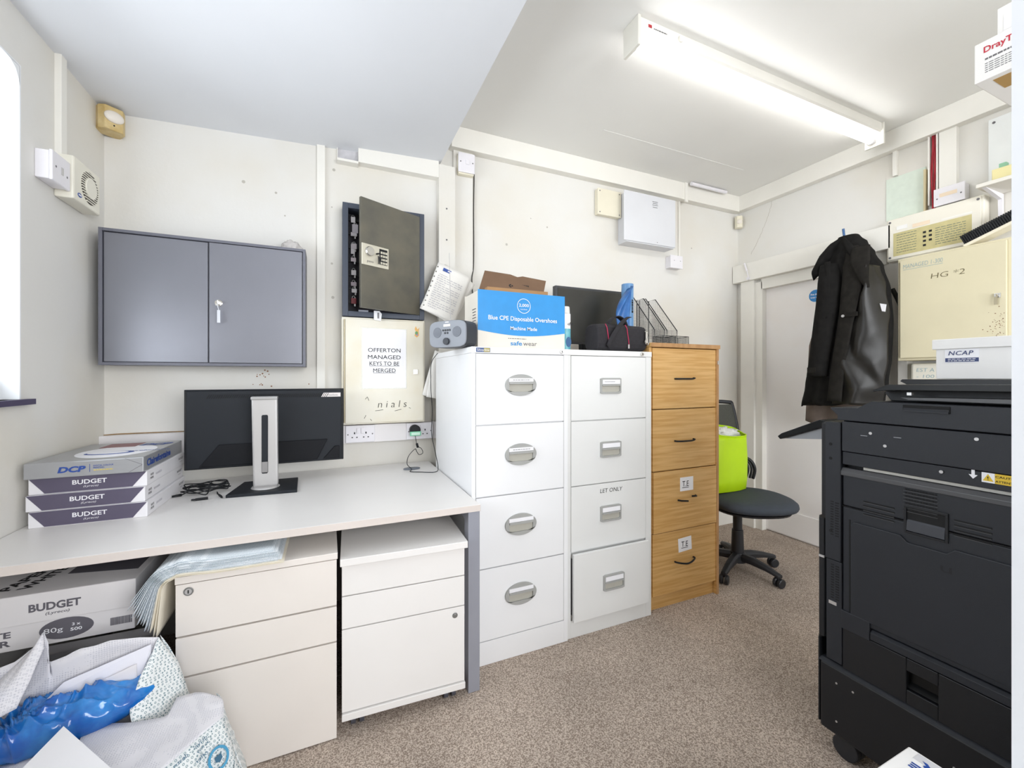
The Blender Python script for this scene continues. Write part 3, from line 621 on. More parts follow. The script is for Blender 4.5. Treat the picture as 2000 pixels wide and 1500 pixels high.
bb = thing('cardboard_box', 'blue printed carton of overshoes on the white filing cabinet', 'box', (.816, 1.83, TOP))
cbw = mat('carton_cream', 'E7E0D4', .7, var=.03)
part('carton', MB().box(.600, 1.040, 1.732, 1.736, TOP, 1.582).box(.600, 1.040, 1.916, 1.92, TOP, 1.582).box(.600, .604, 1.736, 1.916, TOP, 1.574).box(1.036, 1.040, 1.736, 1.916, TOP, 1.582).box(.604, 1.036, 1.736, 1.916, TOP, TOP+.004).box(.604, 1.036, 1.75, 1.916, 1.574, 1.579), cbw, bb, bevel=.001)
bl = [(-.22, .002)]+[(-.22+.44*i/20, -.050-.020*math.sin(PI*i/20)) for i in range(21)]+[(.22, .128), (-.22, .128)]
bl[0] = (-.22, -.05)
bp = slab(bb, 'blue_print', bl, (.82, 1.732, 1.454), mat('carton_blue', '2390D6', .45, var=.05, scale=20), F, thick=.0008)
rg = []
for i in range(36):
    a = 2*PI*i/36; rg.append([(.823+q*math.cos(a), 1.7305, 1.522+q*math.sin(a)) for q in (.034, .0318)])
mbr = MB(); mbr.add([p for r_ in rg for p in r_], [(2*i, 2*i+1, (2*i+3) % 72, (2*i+2) % 72) for i in range(36)])
part('ring_print', mbr, paper, bp)
text(bp, '2,000', (.823, 1.731, 1.524), .050, .016, paper, F, .01); text(bp, 'overshoes', (.823, 1.731, 1.507), .034, .006, paper, F)
text(bp, 'Blue CPE Disposable Overshoes', (.823, 1.731, 1.459), .348, .026, paper, F, .008)
text(bp, 'Machine Made', (.823, 1.731, 1.418), .135, .016, paper, F, .008)
text(bb, 'safe', (.785, 1.732, 1.350), .058, .020, mat('ink_lightblue', '2A8AC6', .5), F, .02); text(bb, 'wear', (.855, 1.732, 1.347), .070, .014, greyink, F)
text(bb, '~', (.79, 1.732, 1.371), .09, .004, greyink, F)
for i in range(7): text(bb, '~'+'a'*i, (.600, 1.78, 1.50-.013*i), .05-.005*(i % 3), .006, greyink, ((0, -1, 0), (0, 0, 1)))
# brown box with open lid, standing on the carton
ob = thing('cardboard_box', 'small brown open box with a printed lid, on top of the blue carton', 'box', (.82, 1.86, 1.582))
part('tray', MB().box(.66, .97, 1.77, 1.773, 1.5825, 1.606).box(.66, .97, 1.907, 1.91, 1.5825, 1.606).box(.66, .663, 1.773, 1.907, 1.5825, 1.606).box(.967, .97, 1.773, 1.907, 1.5825, 1.606).box(.663, .967, 1.773, 1.907, 1.5825, 1.585), brown, ob, bevel=.0008)
lv = [(.665, 1.84), (.955, 1.84), (1.0, 2.0), (.712, 2.0)]
def lidp(u_, v_, t=0): # u 0..1 across, v 0..1 up the tilted lid
    return (.628+.33*u_+.058*v_, 1.80+.075*v_+t, 1.588+.117*v_-.018*u_*v_-.002*u_)
vs = [lidp(0, 0), lidp(1, 0), lidp(1, 1), lidp(.6, 1.03), lidp(.52, .94), lidp(.4, 1.02), lidp(0, 1)]
vs2 = [lidp(0, 0, .004), lidp(1, 0, .004), lidp(1, 1, .004), lidp(.6, 1.03, .004), lidp(.52, .94, .004), lidp(.4, 1.02, .004), lidp(0, 1, .004)]
n_ = len(vs); ld = part('lid', MB().add(vs+vs2, [tuple(range(n_)), tuple(range(n_, 2*n_))[::-1]]+[(i+n_, (i+1) % n_+n_, (i+1) % n_, i) for i in range(n_)]), brownd, ob)
axl = (Vector((.33, 0, -.01)), Vector((.03, .075, .117)))
text(ld, '~', lidp(.66, .5, -.001), .052, .016, ink, axl, .03); text(ld, '~a', lidp(.655, .36, -.001), .05, .014, ink, axl, .03)
slab(ld, 'eye_mark', oval(.034, .026), lidp(.47, .42, -.0015), ink, axl); slab(ld, 'eye_mark', oval(.02, .009), lidp(.47, .42, -.0024), brownd, axl); slab(ld, 'eye_mark', oval(.009, .009), lidp(.47, .42, -.0032), ink, axl)
pkx = thing('paper_packet', 'flat pale pink packet standing behind the brown box lid', 'packet', (1.02, 1.93, TOP))
part('sleeve', B(.965, 1.075, 1.925, 1.945, TOP, 1.625), mat('pink_pack', 'DDB3B8', .5), pkx, bevel=.002)
part('top_band', B(.9645, 1.0755, 1.9245, 1.9455, 1.605, 1.6255), mat('pink_band', 'E9E0E2', .5), pkx)
text(pkx, '~', (1.03, 1.9245, 1.615), .08, .008, mat('maroon_ink', '7A2A40', .5), F)
sc_ = thing('spray_can', 'white and teal spray can with a clear cap beside the blue carton', 'can', (1.072, 1.78, TOP))
part('can', MB().cyl((1.072, 1.78, TOP), 'z', .026, .185, 28), paper, sc_, bevel=.003)
part('can_label', MB().cyl((1.072, 1.78, TOP+.01), 'z', .0265, .10, 28), mat('can_teal', '7FC4CC', .4, col2='4A9DB0', scale=30), sc_)
part('cap', MB().cyl((1.072, 1.78, TOP+.1855), 'z', .023, .035, 24, .021), mat('cap_clear', 'E8E6E2', .25), sc_, bevel=.003)
text(sc_, 'de', (1.085, 1.7535, TOP+.135), .03, .016, ink, F, .0, shear=.3)
slab(sc_, 'blue_patch', oval(.03, .05), (1.075, 1.7535, TOP+.045), mat('can_blue', '2A5C8C', .4), F)

# second monitor at the back
m2 = thing('monitor', 'black monitor standing on the grey filing cabinet facing the room', 'monitor', (1.47, 2.1, TOP))
part('bezel', MB().box(1.20, 1.70, 2.10, 2.135, 1.385, 1.725), mat('bezel_grey', '3A3B3E', .4), m2, bevel=.003)
part('screen', B(1.214, 1.686, 2.0985, 2.1, 1.402, 1.711), mat('screen_dark', '35342F', .28, var=.1), m2)
part('stand', MB().box(1.36, 1.43, 2.136, 2.16, TOP+.012, 1.5).box(1.30, 1.48, 2.06, 2.2, TOP, TOP+.012), black, m2, bevel=.003)
gx = thing('gift_box', 'small box wrapped in spotted paper in front of the far black monitor', 'box', (1.22, 2.0, TOP))
spots = dots_mat('spotted_wrap', 'C9C2BA', '57504A', 55, .0, .5); 
part('carton', B(1.165, 1.275, 1.97, 2.03, TOP, TOP+.055), spots, gx, bevel=.004)
bxx = part('black_case', B(1.30, 1.40, 1.97, 2.04, TOP, TOP+.06), black, label='small plain black case beside the spotted box', cat='case', bevel=.006)

# blue roll of sacks with a loose sheet
rl = thing('sack_roll', 'upright roll of blue plastic sacks with a loose end flaring left', 'roll', (1.575, 1.93, TOP+.049))
RZ = 1.3715
bluep = mat('sack_blue', '3F78B8', .35, var=.25, scale=18, col2='2A5FA0'); bluel = mat('sack_blue_pale', '6C9AC9', .35, var=.15, scale=14)
rr_ = []
for j in range(9):
    z = RZ+.36*j/8; rr_.append([(1.585+(.034+.002*nz(i*.6, j))*math.cos(2*PI*i/28), 1.94+.034*math.sin(2*PI*i/28), z) for i in range(28)])
part('roll', MB().loft(rr_), bluel, rl, smooth=False, bevel=.002)
part('core', MB().cyl((1.585, 1.94, RZ+.3605), 'z', .014, .0008, 20), ink, rl)
def fl_(u_, v_):
    z = RZ+.02+.325*v_; ww = .01+.10*math.sin(PI*min(1, (1-v_)*1.0))**1.0*(1-.25*v_) + .02*(1-v_)
    x = 1.572-u_*ww; y = 1.905-.03*math.sin(u_*3)+.012*math.sin(u_*9+v_*5)
    return (x, y, z-.03*u_*(v_-.4))
part('loose_sheet', MB().grid(fl_, 16, 14), bluep, rl, smooth=True, solid=.001)
text(rl, '~', (1.592, 1.9053, 1.60), .075, .014, ink, ((0, 0, 1), (-1, 0, 0)), 0)

# black shoulder bag
bgx = thing('camera_bag', 'black padded shoulder bag with pink piping and a metal clip', 'bag', (1.40, 1.76, TOP))
def bagring(x, s=1):
    out = []
    for i in range(28):
        a = 2*PI*i/28; ca, sa = math.cos(a), math.sin(a); q = (abs(ca)**3.5+abs(sa)**3.5)**(-1/3.5)
        out.append((x, 1.77+.06*ca*q*s, TOP+.068+.067*sa*q*s*(1+.03*math.sin(x*40))))
    return out
fab = mat('bag_fabric', '28262A', .85, var=.2, scale=60, bump=.4, bscale=500)
part('body', MB().loft([[(p[0], p[1], p[2]) for p in bagring(x, s)] for x, s in ((1.258, .85), (1.262, .97), (1.30, 1), (1.42, 1.02), (1.53, 1), (1.555, .97), (1.56, .85))]), fab, bgx, smooth=False, bevel=.003)
pk = mat('pink_piping', 'B02A50', .5)
for x in (1.305, 1.425):
    part('piping', MB().tube([(x+(TOP+.13-z)*(.15), 1.77-.062*q-.0, z) for z, q in ((TOP+.132, .85), (TOP+.115, 1.0), (TOP+.06, 1.03), (TOP+.02, 1.0))], .0022, 6), pk, bgx)
part('strap', MB().grid(lambda u_, v_: (1.30+.02*v_+.13*u_+.0, 1.70-.012*math.sin(PI*u_)-.0, TOP+.03+.14*math.sin(PI*.5*u_)**.8+.0-.02*v_*(1-u_)+.0), 14, 3), fab, bgx, smooth=True, solid=.004)
part('handle', MB().grid(lambda u_, v_: (1.345+.11*u_, 1.735+.035*v_, TOP+.132+.045*math.sin(PI*u_)**.6), 16, 3), fab, bgx, smooth=True, solid=.005)
part('clip', MB().tube(smooth_path([(1.535, 1.702, TOP+.105), (1.55, 1.70, TOP+.09), (1.545, 1.70, TOP+.07), (1.535, 1.70, TOP+.05), (1.55, 1.70, TOP+.035), (1.56, 1.70, TOP+.05)], 4), .003, 6).box(1.537, 1.552, 1.698, 1.704, TOP+.045, TOP+.10), chrome, bgx)
part('zip_pull', MB().box(1.43, 1.437, 1.70, 1.704, TOP+.015, TOP+.035), silver, bgx)

bgx.location.x -= .072; bgx.location.y -= .045
# mesh magazine files and pen tray on the oak cabinet
OT = 1.371
def mesh_net(quad, nu, nv, r=.0006):
    mb = MB(); a, b, c, d = [Vector(p) for p in quad]
    for i in range(nu+1):
        t = i/nu; mb.tube([a.lerp(b, t), d.lerp(c, t)], r, 3)
    for j in range(nv+1):
        t = j/nv; mb.tube([a.lerp(d, t), b.lerp(c, t)], r, 3)
    return mb
wirem = mat('wire_black', '2E3134', .4, metal=.5)
def magfile(x, lab):
    t = thing('magazine_file', lab, 'file holder', (x, 2.0, OT), group='mesh magazine files on the oak filing cabinet')
    for sx in (x, x+.078):
        outl = [(sx, 2.12, OT+.003), (sx, 2.12, OT+.315), (sx, 2.06, OT+.315), (sx, 1.88, OT+.10), (sx, 1.88, OT+.003), (sx, 2.12, OT+.003)]
        sd_ = part('side_frame', MB().tube(outl, .0028, 6), wirem, t)
        mb = MB()
        for k in range(26):
            y = 1.88+.24*k/25; zt = OT+.10+(.215*(y-1.88)/.18 if y < 2.06 else .215); mb.tube([(sx, y, OT+.003), (sx, y, zt)], .0005, 3)
        for k in range(34):
            z = OT+.005+.31*k/33; yl = 1.88 if z < OT+.10 else 1.88+(z-OT-.10)/.215*.18; mb.tube([(sx, min(yl, 2.06), z), (sx, 2.12, z)], .0005, 3)
        part('mesh_panel', mb, wirem, sd_)
    part('back_panel', mesh_net([(x, 2.12, OT+.003), (x+.078, 2.12, OT+.003), (x+.078, 2.12, OT+.315), (x, 2.12, OT+.315)], 8, 34, .0005), wirem, t)
    part('front_panel', mesh_net([(x, 1.88, OT+.003), (x+.078, 1.88, OT+.003), (x+.078, 1.88, OT+.10), (x, 1.88, OT+.10)], 8, 11, .0005), wirem, t)
    part('base', B(x, x+.078, 1.88, 2.12, OT, OT+.003), wirem, t)
magfile(1.73, 'black wire mesh magazine file, the left one beside the blue roll')
magfile(1.825, 'black wire mesh magazine file, the right one nearer the wall end')
tr = thing('pen_tray', 'low black wire mesh desk tidy in front of the magazine files', 'desk tidy', (1.80, 1.83, OT))
for q in ([(1.70, 1.78, OT+.003), (1.89, 1.78, OT+.003), (1.89, 1.78, OT+.055), (1.70, 1.78, OT+.055)], [(1.70, 1.86, OT+.003), (1.89, 1.86, OT+.003), (1.89, 1.86, OT+.055), (1.70, 1.86, OT+.055)], [(1.70, 1.78, OT+.003), (1.70, 1.86, OT+.003), (1.70, 1.86, OT+.055), (1.70, 1.78, OT+.055)], [(1.89, 1.78, OT+.003), (1.89, 1.86, OT+.003), (1.89, 1.86, OT+.055), (1.89, 1.78, OT+.055)], [(1.79, 1.78, OT+.003), (1.79, 1.86, OT+.003), (1.79, 1.86, OT+.055), (1.79, 1.78, OT+.055)]):
    l_ = (Vector(q[1])-Vector(q[0])).length; part('mesh_side', mesh_net(q, int(l_/.006), 9, .0005).tube(q+[q[0]], .0018, 5), wirem, tr)
part('base', B(1.70, 1.89, 1.78, 1.86, OT, OT+.003), wirem, tr)

# ---------------- monitor on the desk, seen from behind ----------------
mo = thing('monitor', 'large black monitor seen from behind on a silver stand on the desk', 'monitor', (-.245, 2.11, .711))
monb = mat('monitor_black', '212429', .55, spec=.25, var=.05, bump=.1, bscale=900)
shell = part('shell', MB().loft([[(x, y, z) for x, z in ((-.558, .799), (.070, .799), (.070, 1.142), (-.558, 1.142))] for y in (2.20, 2.185)]+[[(x, 2.162, z) for x, z in ((-.545, .806), (.057, .806), (.057, 1.135), (-.545, 1.135))]]), monb, mo, bevel=.002)
part('screen', B(-.552, .064, 2.2005, 2.202, .805, 1.136), blackg, mo)
rb_ = MB().prism([(-.50, .812), (-.43, .905), (.0, .905), (-.045, .812)], 'y', 2.155, 2.163); rb_.prism([(-.02, .812), (.03, .87), (.052, .87), (.052, .812)], 'y', 2.155, 2.163)
part('rear_bulge', rb_, mat('monitor_black2', '15161A', .6, spec=.2), mo, bevel=.003)
sl = MB()
for i in range(58):
    x = -.475+i*.0082
    sl.prism([(x, 1.104), (x+.0028, 1.104), (x+.0118, 1.121), (x+.009, 1.121)], 'y', 2.1606, 2.163)
part('vent_slot', sl, mat('slot_black', '0A0A0B', .8), shell, label='slanted vent slots')
rd.scale = (.88, .88, .86)
lb = slab(shell, 'brand_strip', [(-.04, -.0085), (.044, -.0085), (.044, .0105), (-.03, .0105)], (.012, 2.162, 1.112), mat('strip_pale', 'E0D9D6', .4), F, thick=.001)
text(lb, 'ViewSonic', (.022, 2.1606, 1.1125), .045, .008, greyink, F)
nk = part('stand_neck', MB().prism([(-.297, 1.112), (-.199, 1.112), (-.196, .728), (-.290, .728)], 'y', 2.06, 2.092), silver, mo, bevel=.008)
part('top_cap', B(-.298, -.198, 2.052, 2.095, 1.100, 1.114), mat('cap_silver', 'B4B3B2', .3, metal=.5), nk, bevel=.004)
part('cable_slot', MB().prism([(x, z) for x, z in ((-.258, .79), (-.255, .785), (-.237, .785), (-.234, .79), (-.234, 1.03), (-.237, 1.035), (-.255, 1.035), (-.258, 1.03))], 'y', 2.0585, 2.0605), monb, nk)
part('slot_clip', B(-.257, -.235, 2.056, 2.0586, .79, .835), mat('clip_grey', '8C8988', .4), nk, bevel=.001)
part('mount_arm', MB().box(-.285, -.21, 2.092, 2.162, .93, 1.03), monb, mo, bevel=.004)
part('stand_foot', MB().prism([(-.375, 1.995), (-.118, 1.975), (-.128, 2.215), (-.345, 2.215)], 'z', .711, .7235), monb, mo, bevel=.002)
part('foot_ring', MB().cyl((-.245, 2.076, .7236), 'z', .055, .006, 32, .05), silver, mo, bevel=.001)
text(shell, '~', (-.165, 2.1605, .89), .012, .01, paper, F); slab(shell, 'rating_label', rect(.014, .012), (-.165, 2.162, .868), paper, F, thick=.0015)
# cables
random.seed(3); pts = []
for k in range(64):
    a = k*.62; rr = .042+.034*random.random(); pts.append((-.466+rr*1.15*math.cos(a), 2.125+rr*.62*math.sin(a), .716+.0006*k*.8+.012*random.random()))
pts += [(-.45, 2.06, .72), (-.48, 2.05, .73), (-.51, 2.07, .735), (-.53, 2.09, .725), (-.545, 2.10, .716)]
cbm = MB().tube(smooth_path(pts, 5), .0023, 6); cbm.tube([(-.545, 2.10, .717), (-.572, 2.085, .717)], [.006, .004], 8)
cbm.tube(smooth_path([(-.42, 2.08, .72), (-.40, 2.02, .717), (-.385, 1.99, .716), (-.39, 2.0, .722), (-.41, 2.03, .725)], 5), .0022, 6)
part('power_cable', cbm, black, label='tangled black cable on the desk left of the monitor foot', cat='cable', smooth=True)
part('cable_plug', MB().tube([(-.475, 2.0, .7165), (-.435, 2.005, .7165)], [.005, .0055], 8).box(-.488, -.475, 1.996, 2.004, .714, .719), black, label='small black plug end lying in front of the tangled cable', cat='plug')

# ---------------- reams of paper on the desk ----------------
def ream(z, dx, dy, kind, lab):
    x0, x1, y0, y1 = -.885+dx, -.583+dx, 1.845+dy, 2.262+dy
    t = thing('paper_ream', lab, 'paper ream', ((x0+x1)/2, (y0+y1)/2, z), group='wrapped paper reams stacked on the desk')
    h_ = .052; zc = z+h_/2
    wp = part('wrapper', B(x0, x1, y0, y1, z, z+h_), wrapg if kind else wrapw, t, bevel=.003)
    if kind == 0:
        f_ = slab(wp, 'purple_band', [(-.149, .0255), (.149, .0255), (.112, -.0235), (-.112, -.0235)], ((x0+x1)/2, y0, zc), purple, F)
        text(f_, 'BUDGET', ((x0+x1)/2, y0-.0007, zc+.006), .088, .015, paper, F, .02)
        text(f_, '(Lyreco)', ((x0+x1)/2+.003, y0-.0007, zc-.010), .038, .008, paper, F, 0, shear=.3)
        text(wp, 'WHITE', (x1, y0+.045, zc+.006), .03, .008, greyink, LWX, .02); text(wp, 'PAPER', (x1, y0+.045, zc-.006), .03, .008, greyink, LWX, .02)
        text(wp, '~', (x1, y0+.11, zc), .06, .010, mat('faint_ink', 'B9B6BC', .6), LWX)
        text(wp, 'BUDGET', (x1, y1-.05, zc+.006), .06, .009, greyink, LWX, .02); text(wp, '(Lyreco)', (x1, y1-.05, zc-.008), .03, .006, greyink, LWX)
        part('fold_line', MB().tube([(x1-.003, y0-.0003, zc+.0235), (x1-.04, y0-.0003, zc-.024)], .0005, 4).tube([(x0+.003, y0-.0003, zc+.0235), (x0+.04, y0-.0003, zc-.024)], .0005, 4), MC['faint_ink'], wp)
    else:
        text(wp, 'DCP', ((x0+x1)/2-.035, y0, zc-.001), .070, .020, blueink, F, .045, shear=.2)
        text(wp, 'DIGITAL COLOUR', ((x0+x1)/2+.045, y0, zc+.007), .052, .005, blueink, F, .01); text(wp, 'PRINTING', ((x0+x1)/2+.033, y0, zc), .028, .005, blueink, F, .01)
        text(wp, '~', ((x0+x1)/2+.045, y0, zc-.008), .05, .004, mat('gold_ink', 'D8C255', .5), F)
        slab(wp, 'bar', rect(.0012, .026), ((x0+x1)/2+.010, y0, zc), blueink, F)
        text(wp, 'Clairefontaine', (x1, (y0+y1)/2-.06, zc), .24, .026, blueink, LWX, .03)
        tp = slab(wp, 'white_ellipse', oval(.22, .27, 36), ((x0+x1)/2+.02, (y0+y1)/2-.03, z+h_), paper, T)
        slab(wp, 'red_panel', rect(.11, .11), ((x0+x1)/2-.02, y1-.08, z+h_+.0002), mat('dull_red', '8E5C60', .5), T)
        e2 = slab(tp, 'blue_ellipse', oval(.14, .07, 30), ((x0+x1)/2+.01, (y0+y1)/2-.07, z+h_+.0007), blueink, T); slab(e2, 'inner_ellipse', oval(.115, .05, 30), ((x0+x1)/2+.005, (y0+y1)/2-.067, z+h_+.0014), paper, T)
        text(wp, 'DCP', (x1-.06, y1-.09, z+h_), .10, .06, blueink, T, .06, shear=.2); text(wp, 'Clairefontaine', (x1-.04, y0+.16, z+h_+.0008), .14, .02, blueink, T, .02)
        part('fold_line', MB().tube([(x1-.003, y0-.0003, zc+.0), (x1-.04, y0-.0003, zc-.024)], .0005, 4).tube([(x1-.003, y0-.0003, zc), (x1-.05, y0-.0003, zc+.024)], .0005, 4), greyink, wp)
LWX = ((0, 1, 0), (0, 0, 1))
ream(.711, .008, 0, 0, 'white ream with a purple band, lowest of the four reams on the desk')
ream(.7635, 0, .004, 0, 'white ream with a purple band, second from the bottom of the desk pile')
ream(.816, .003, .012, 0, 'white ream with a purple band, directly under the silver ream')
ream(.8685, -.002, -.002, 1, 'silver wrapped ream with blue lettering on top of the desk pile')

# ---------------- paper boxes under the desk ----------------
def pbox(z, x0, x1, y0, lid, lab):
    t = thing('paper_box', lab, 'box', ((x0+x1)/2, y0+.15, z), group='grey printed paper boxes under the desk')
    y1 = y0+.29; H_ = .147
    body = MB().box(x0+.003, x1-.003, y0+.003, y0+.006, z, z+H_-.004).box(x0+.003, x1-.003, y1-.006, y1-.003, z, z+H_-.004).box(x0+.003, x0+.006, y0+.006, y1-.006, z, z+H_-.004).box(x1-.006, x1-.003, y0+.006, y1-.006, z, z+H_-.004).box(x0+.006, x1-.006, y0+.006, y1-.006, z, z+.003)
    bo = part('box_body', body, card, t, bevel=.001)
    if lid:
        lm = MB().box(x0, x1, y0, y0+.0025, z+.067, z+H_).box(x0, x1, y1-.0025, y1, z+.067, z+H_).box(x0, x0+.0025, y0+.0025, y1-.0025, z+.067, z+H_).box(x1-.0025, x1, y0+.0025, y1-.0025, z+.067, z+H_).box(x0+.0025, x1-.0025, y0+.0025, y1-.0025, z+H_-.003, z+H_)
        li = part('lid', lm, card, t, bevel=.0012)
        text(li, 'BUDGET', (-.695, y0, z+.108), .108, .022, mat('print_grey', '66636A', .7), F, .035); text(li, '(Lyreco)', (-.69, y0, z+.087), .05, .010, MC['print_grey'], F, .01, shear=.2)
        text(li, 'WHITE.', (-.765, y0+.115, z+H_), .15, .03, ink, ((.25, 1, 0), (-1, .25, 0)), .03); text(li, 'PAPER', (-.81, y0+.12, z+H_), .14, .03, ink, ((.25, 1, 0), (-1, .25, 0)), .03)
        slab(li, 'grey_print', [(-.10, -.02), (.08, -.06), (.08, .13), (-.10, .13)], (x1-.10, y0+.14, z+H_), mat('print_dark', '5E5B62', .7), T)
    text(bo, 'WHITE', (-.835, y0+.003, z+.045), .10, .017, MC['print_grey'], F, .035); text(bo, 'PAPER', (-.835, y0+.003, z+.022), .10, .017, MC['print_grey'], F, .035)
    if lid:
        cb_ = slab(bo, 'grey_oval', oval(.115, .058), (-.672, y0+.003, z+.037), MC['print_grey'], F)
        text(cb_, '80g', (-.70, y0+.0022, z+.035), .040, .017, paper, F, 0); text(cb_, '3 x', (-.652, y0+.0022, z+.045), .018, .008, paper, F, .02); text(cb_, '500', (-.652, y0+.0022, z+.031), .025, .009, paper, F, .02)
        br = MB(); q = 0
        for i in range(22):
            wd = random.choice((.0008, .0014, .002)); br.box(-.578+q, -.578+q+wd, y0+.0022, y0+.003, z+.02, z+.042); q += wd+.0008
        part('barcode', br, MC['print_grey'], bo)
    else:
        text(bo, 'BUDGET', (-.74, y0+.003, z+.10), .115, .022, MC['print_grey'], F, .035)
    return t
random.seed(5)
pbox(.012, -.90, -.515, 1.585, False, 'open grey paper box on the floor under the desk, bottom of the pile')
RMb = pbox(.162+.006, -.895, -.545, 1.590, False, 'open grey paper box in the middle of the pile under the desk')
part('paper_ream', B(-.88, -.565, 1.605, 1.86, .172, .29), wrapw, label='white ream inside the open middle box under the desk', cat='paper ream', bevel=.003)
pbox(.455, -.905+.005, -.520, 1.58, True, 'closed grey paper box with printed lid on top of the pile under the desk')

# ---------------- draped stack of folded paper sacks on the pedestal ----------------
sheet = dots_mat('sack_paper', 'DDE2E6', '8FA0AA', 260, .3, .7)
creamsh = mat('cream_sheet', 'E8E0CE', .8, var=.06, scale=20)
nS = 15
for k in range(nS):
    off = .0029*k; cream = k < 3
    def fs(u_, v_, k=k, off=off):
        # u along X profile: from right end on the pedestal to the hanging left end
        Lf = .30+.012*math.sin(k*1.7); fl0 = -.125-.004*(k % 4)-.0015*k; s_ = u_*((fl0+.400)+.175-.0022*k+.006*math.sin(k*2.1))
        y = 1.478+.004*math.sin(k*2.3)+v_*.30
        edge_x = -.400
        if s_ < (fl0-edge_x): x = fl0-s_; z = .6205+off+.006*math.exp(-((x+.38)/.05)**2)
        else:
            q = s_-(fl0-edge_x); r_ = .03+off*1.1; am = 1.18+.035*(k-4)*(-1) ; am = 1.48-.036*k
            if q < r_*am: a = q/r_; x = edge_x-r_*math.sin(a); z = .6205+off-r_*(1-math.cos(a))
            else:
                x = edge_x-r_*math.sin(am)-(q-r_*am)*math.cos(am); z = .6205+off-r_*(1-math.cos(am))-(q-r_*am)*math.sin(am)
            
        return (x, y+.003*nz(x*20, k, 0), z)
    part('paper_sack', MB().grid(fs, 40, 6), creamsh if cream else sheet, label='cream folded paper sack at the bottom of the draped pile' if cream else 'folded patterned paper sack draped over the left pedestal', cat='sack', group='cream sacks at the bottom of the draped pile' if cream else 'patterned paper sacks draped over the pedestal', smooth=True, solid=.0013)
# ---------------- shredding sack in the near left corner ----------------
sk = thing('waste_sack', 'open white printed paper sack full of waste in front of the left pedestal', 'sack', (-.5, 1.3, 0))
inner = dots_mat('sack_inner', 'E4E2E6', 'C9C8CF', 190, .3, .7)
outer = dots_mat('sack_print', 'E9ECEC', '7E959C', 150, .3, .65)
ringp = [(-.93+.04, 1.40), (-.80, 1.44), (-.60, 1.455), (-.42, 1.455), (-.30, 1.40), (-.21, 1.30), (-.19, 1.15), (-.22, .98), (-.40, .88), (-.62, .87), (-.80, .92), (-.89, 1.05), (-.895, 1.25), (-.89, 1.40)]
def outer_fn():
    P_ = resample([(x, y, 0) for x, y in ringp], 60)
    c_ = Vector((-.55, 1.17, 0)); prof_ = [(0, .86), (.04, .95), (.12, 1.0), (.20, .99), (.27, .97)]
    rings = []
    for z, s_ in prof_:
        rings.append([(c_.x+(p.x-c_.x)*s_*(1+.02*nz(p.x*9, p.y*9, z*9)), c_.y+(p.y-c_.y)*s_*(1+.02*nz(p.x*9, p.y*9+4, z*9)), z) for p in P_[:-1]])
    return MB().loft(rings[::1], cap=False)
part('sack_wall', outer_fn(), outer, sk, smooth=True, solid=.0015)
part('waste_fill', MB().grid(lambda u_, v_: (-.84+.54*u_, .95+.40*v_, .245+.03*nz(u_*4, v_*4)), 20, 20), paper, sk, smooth=True)
# rear inner panel rising to the torn rim
ruled('back_panel', [(-.885, 1.40, .47), (-.79, 1.43, .475), (-.70, 1.43, .50), (-.665, 1.43, .53), (-.649, 1.425, .564), (-.636, 1.42, .53), (-.640, 1.42, .485), (-.60, 1.42, .495), (-.584, 1.42, .505), (-.55, 1.42, .505), (-.519, 1.42, .511), (-.46, 1.42, .504), (-.418, 1.42, .494)], [(-.89, 1.40, .25), (-.60, 1.42, .25), (-.42, 1.42, .25)], inner, sk, 40, 12, .006, 9)
ruled('side_panel', [(-.418, 1.42, .494), (-.40, 1.42, .46), (-.374, 1.42, .412), (-.350, 1.41, .33), (-.335, 1.38, .30)], [(-.425, 1.41, .47), (-.44, 1.36, .43), (-.45, 1.33, .37), (-.43, 1.30, .32), (-.40, 1.28, .30)], outer, sk, 24, 10, .004, 9, bulge=.01)
ruled('side_panel', [(-.374, 1.42, .412), (-.350, 1.41, .33), (-.30, 1.40, .27)], [(-.418, 1.43, .494), (-.37, 1.435, .30), (-.31, 1.42, .20)], outer, sk, 16, 6, .003, 9)
ruled('left_flap', [(-.72, 1.425, .47), (-.665, 1.43, .53), (-.649, 1.424, .564), (-.640, 1.41, .53)], [(-.79, 1.30, .40), (-.74, 1.30, .41), (-.70, 1.33, .42), (-.66, 1.35, .43)], inner, sk, 18, 10, .006, 9)
ruled('left_gusset', [(-.79, 1.30, .40), (-.74, 1.30, .40), (-.68, 1.33, .40)], [(-.80, 1.2, .30), (-.74, 1.22, .31), (-.69, 1.24, .33)], outer, sk, 16, 8, .005, 9)
# front flap folded out over the rim
far = [(-.70, 1.30, .335), (-.615, 1.30, .345), (-.525, 1.285, .350), (-.535, 1.345, .355), (-.44, 1.312, .352), (-.365, 1.295, .355), (-.362, 1.356, .358), (-.32, 1.352, .362), (-.296, 1.335, .366), (-.255, 1.305, .362)]
near = [(-.70, 1.02, .31), (-.55, 1.02, .33), (-.418, 1.02, .345), (-.33, 1.115, .355), (-.27, 1.19, .36), (-.235, 1.232, .36)]
ruled('front_flap', far, near, inner, sk, 44, 14, .005, 8)
low = [(-.66, .90, .20), (-.52, .88, .19), (-.40, .90, .18), (-.27, .97, .18), (-.195, 1.08, .19), (-.175, 1.18, .20)]
ruled('printed_band', near, low, outer, sk, 40, 12, .004, 9)
ruled('printed_band', [(-.235, 1.232, .36), (-.245, 1.27, .36), (-.255, 1.305, .362), (-.27, 1.33, .36)], [(-.175, 1.18, .20), (-.185, 1.24, .19), (-.20, 1.30, .18), (-.25, 1.38, .17)], outer, sk, 16, 12, .003, 9)
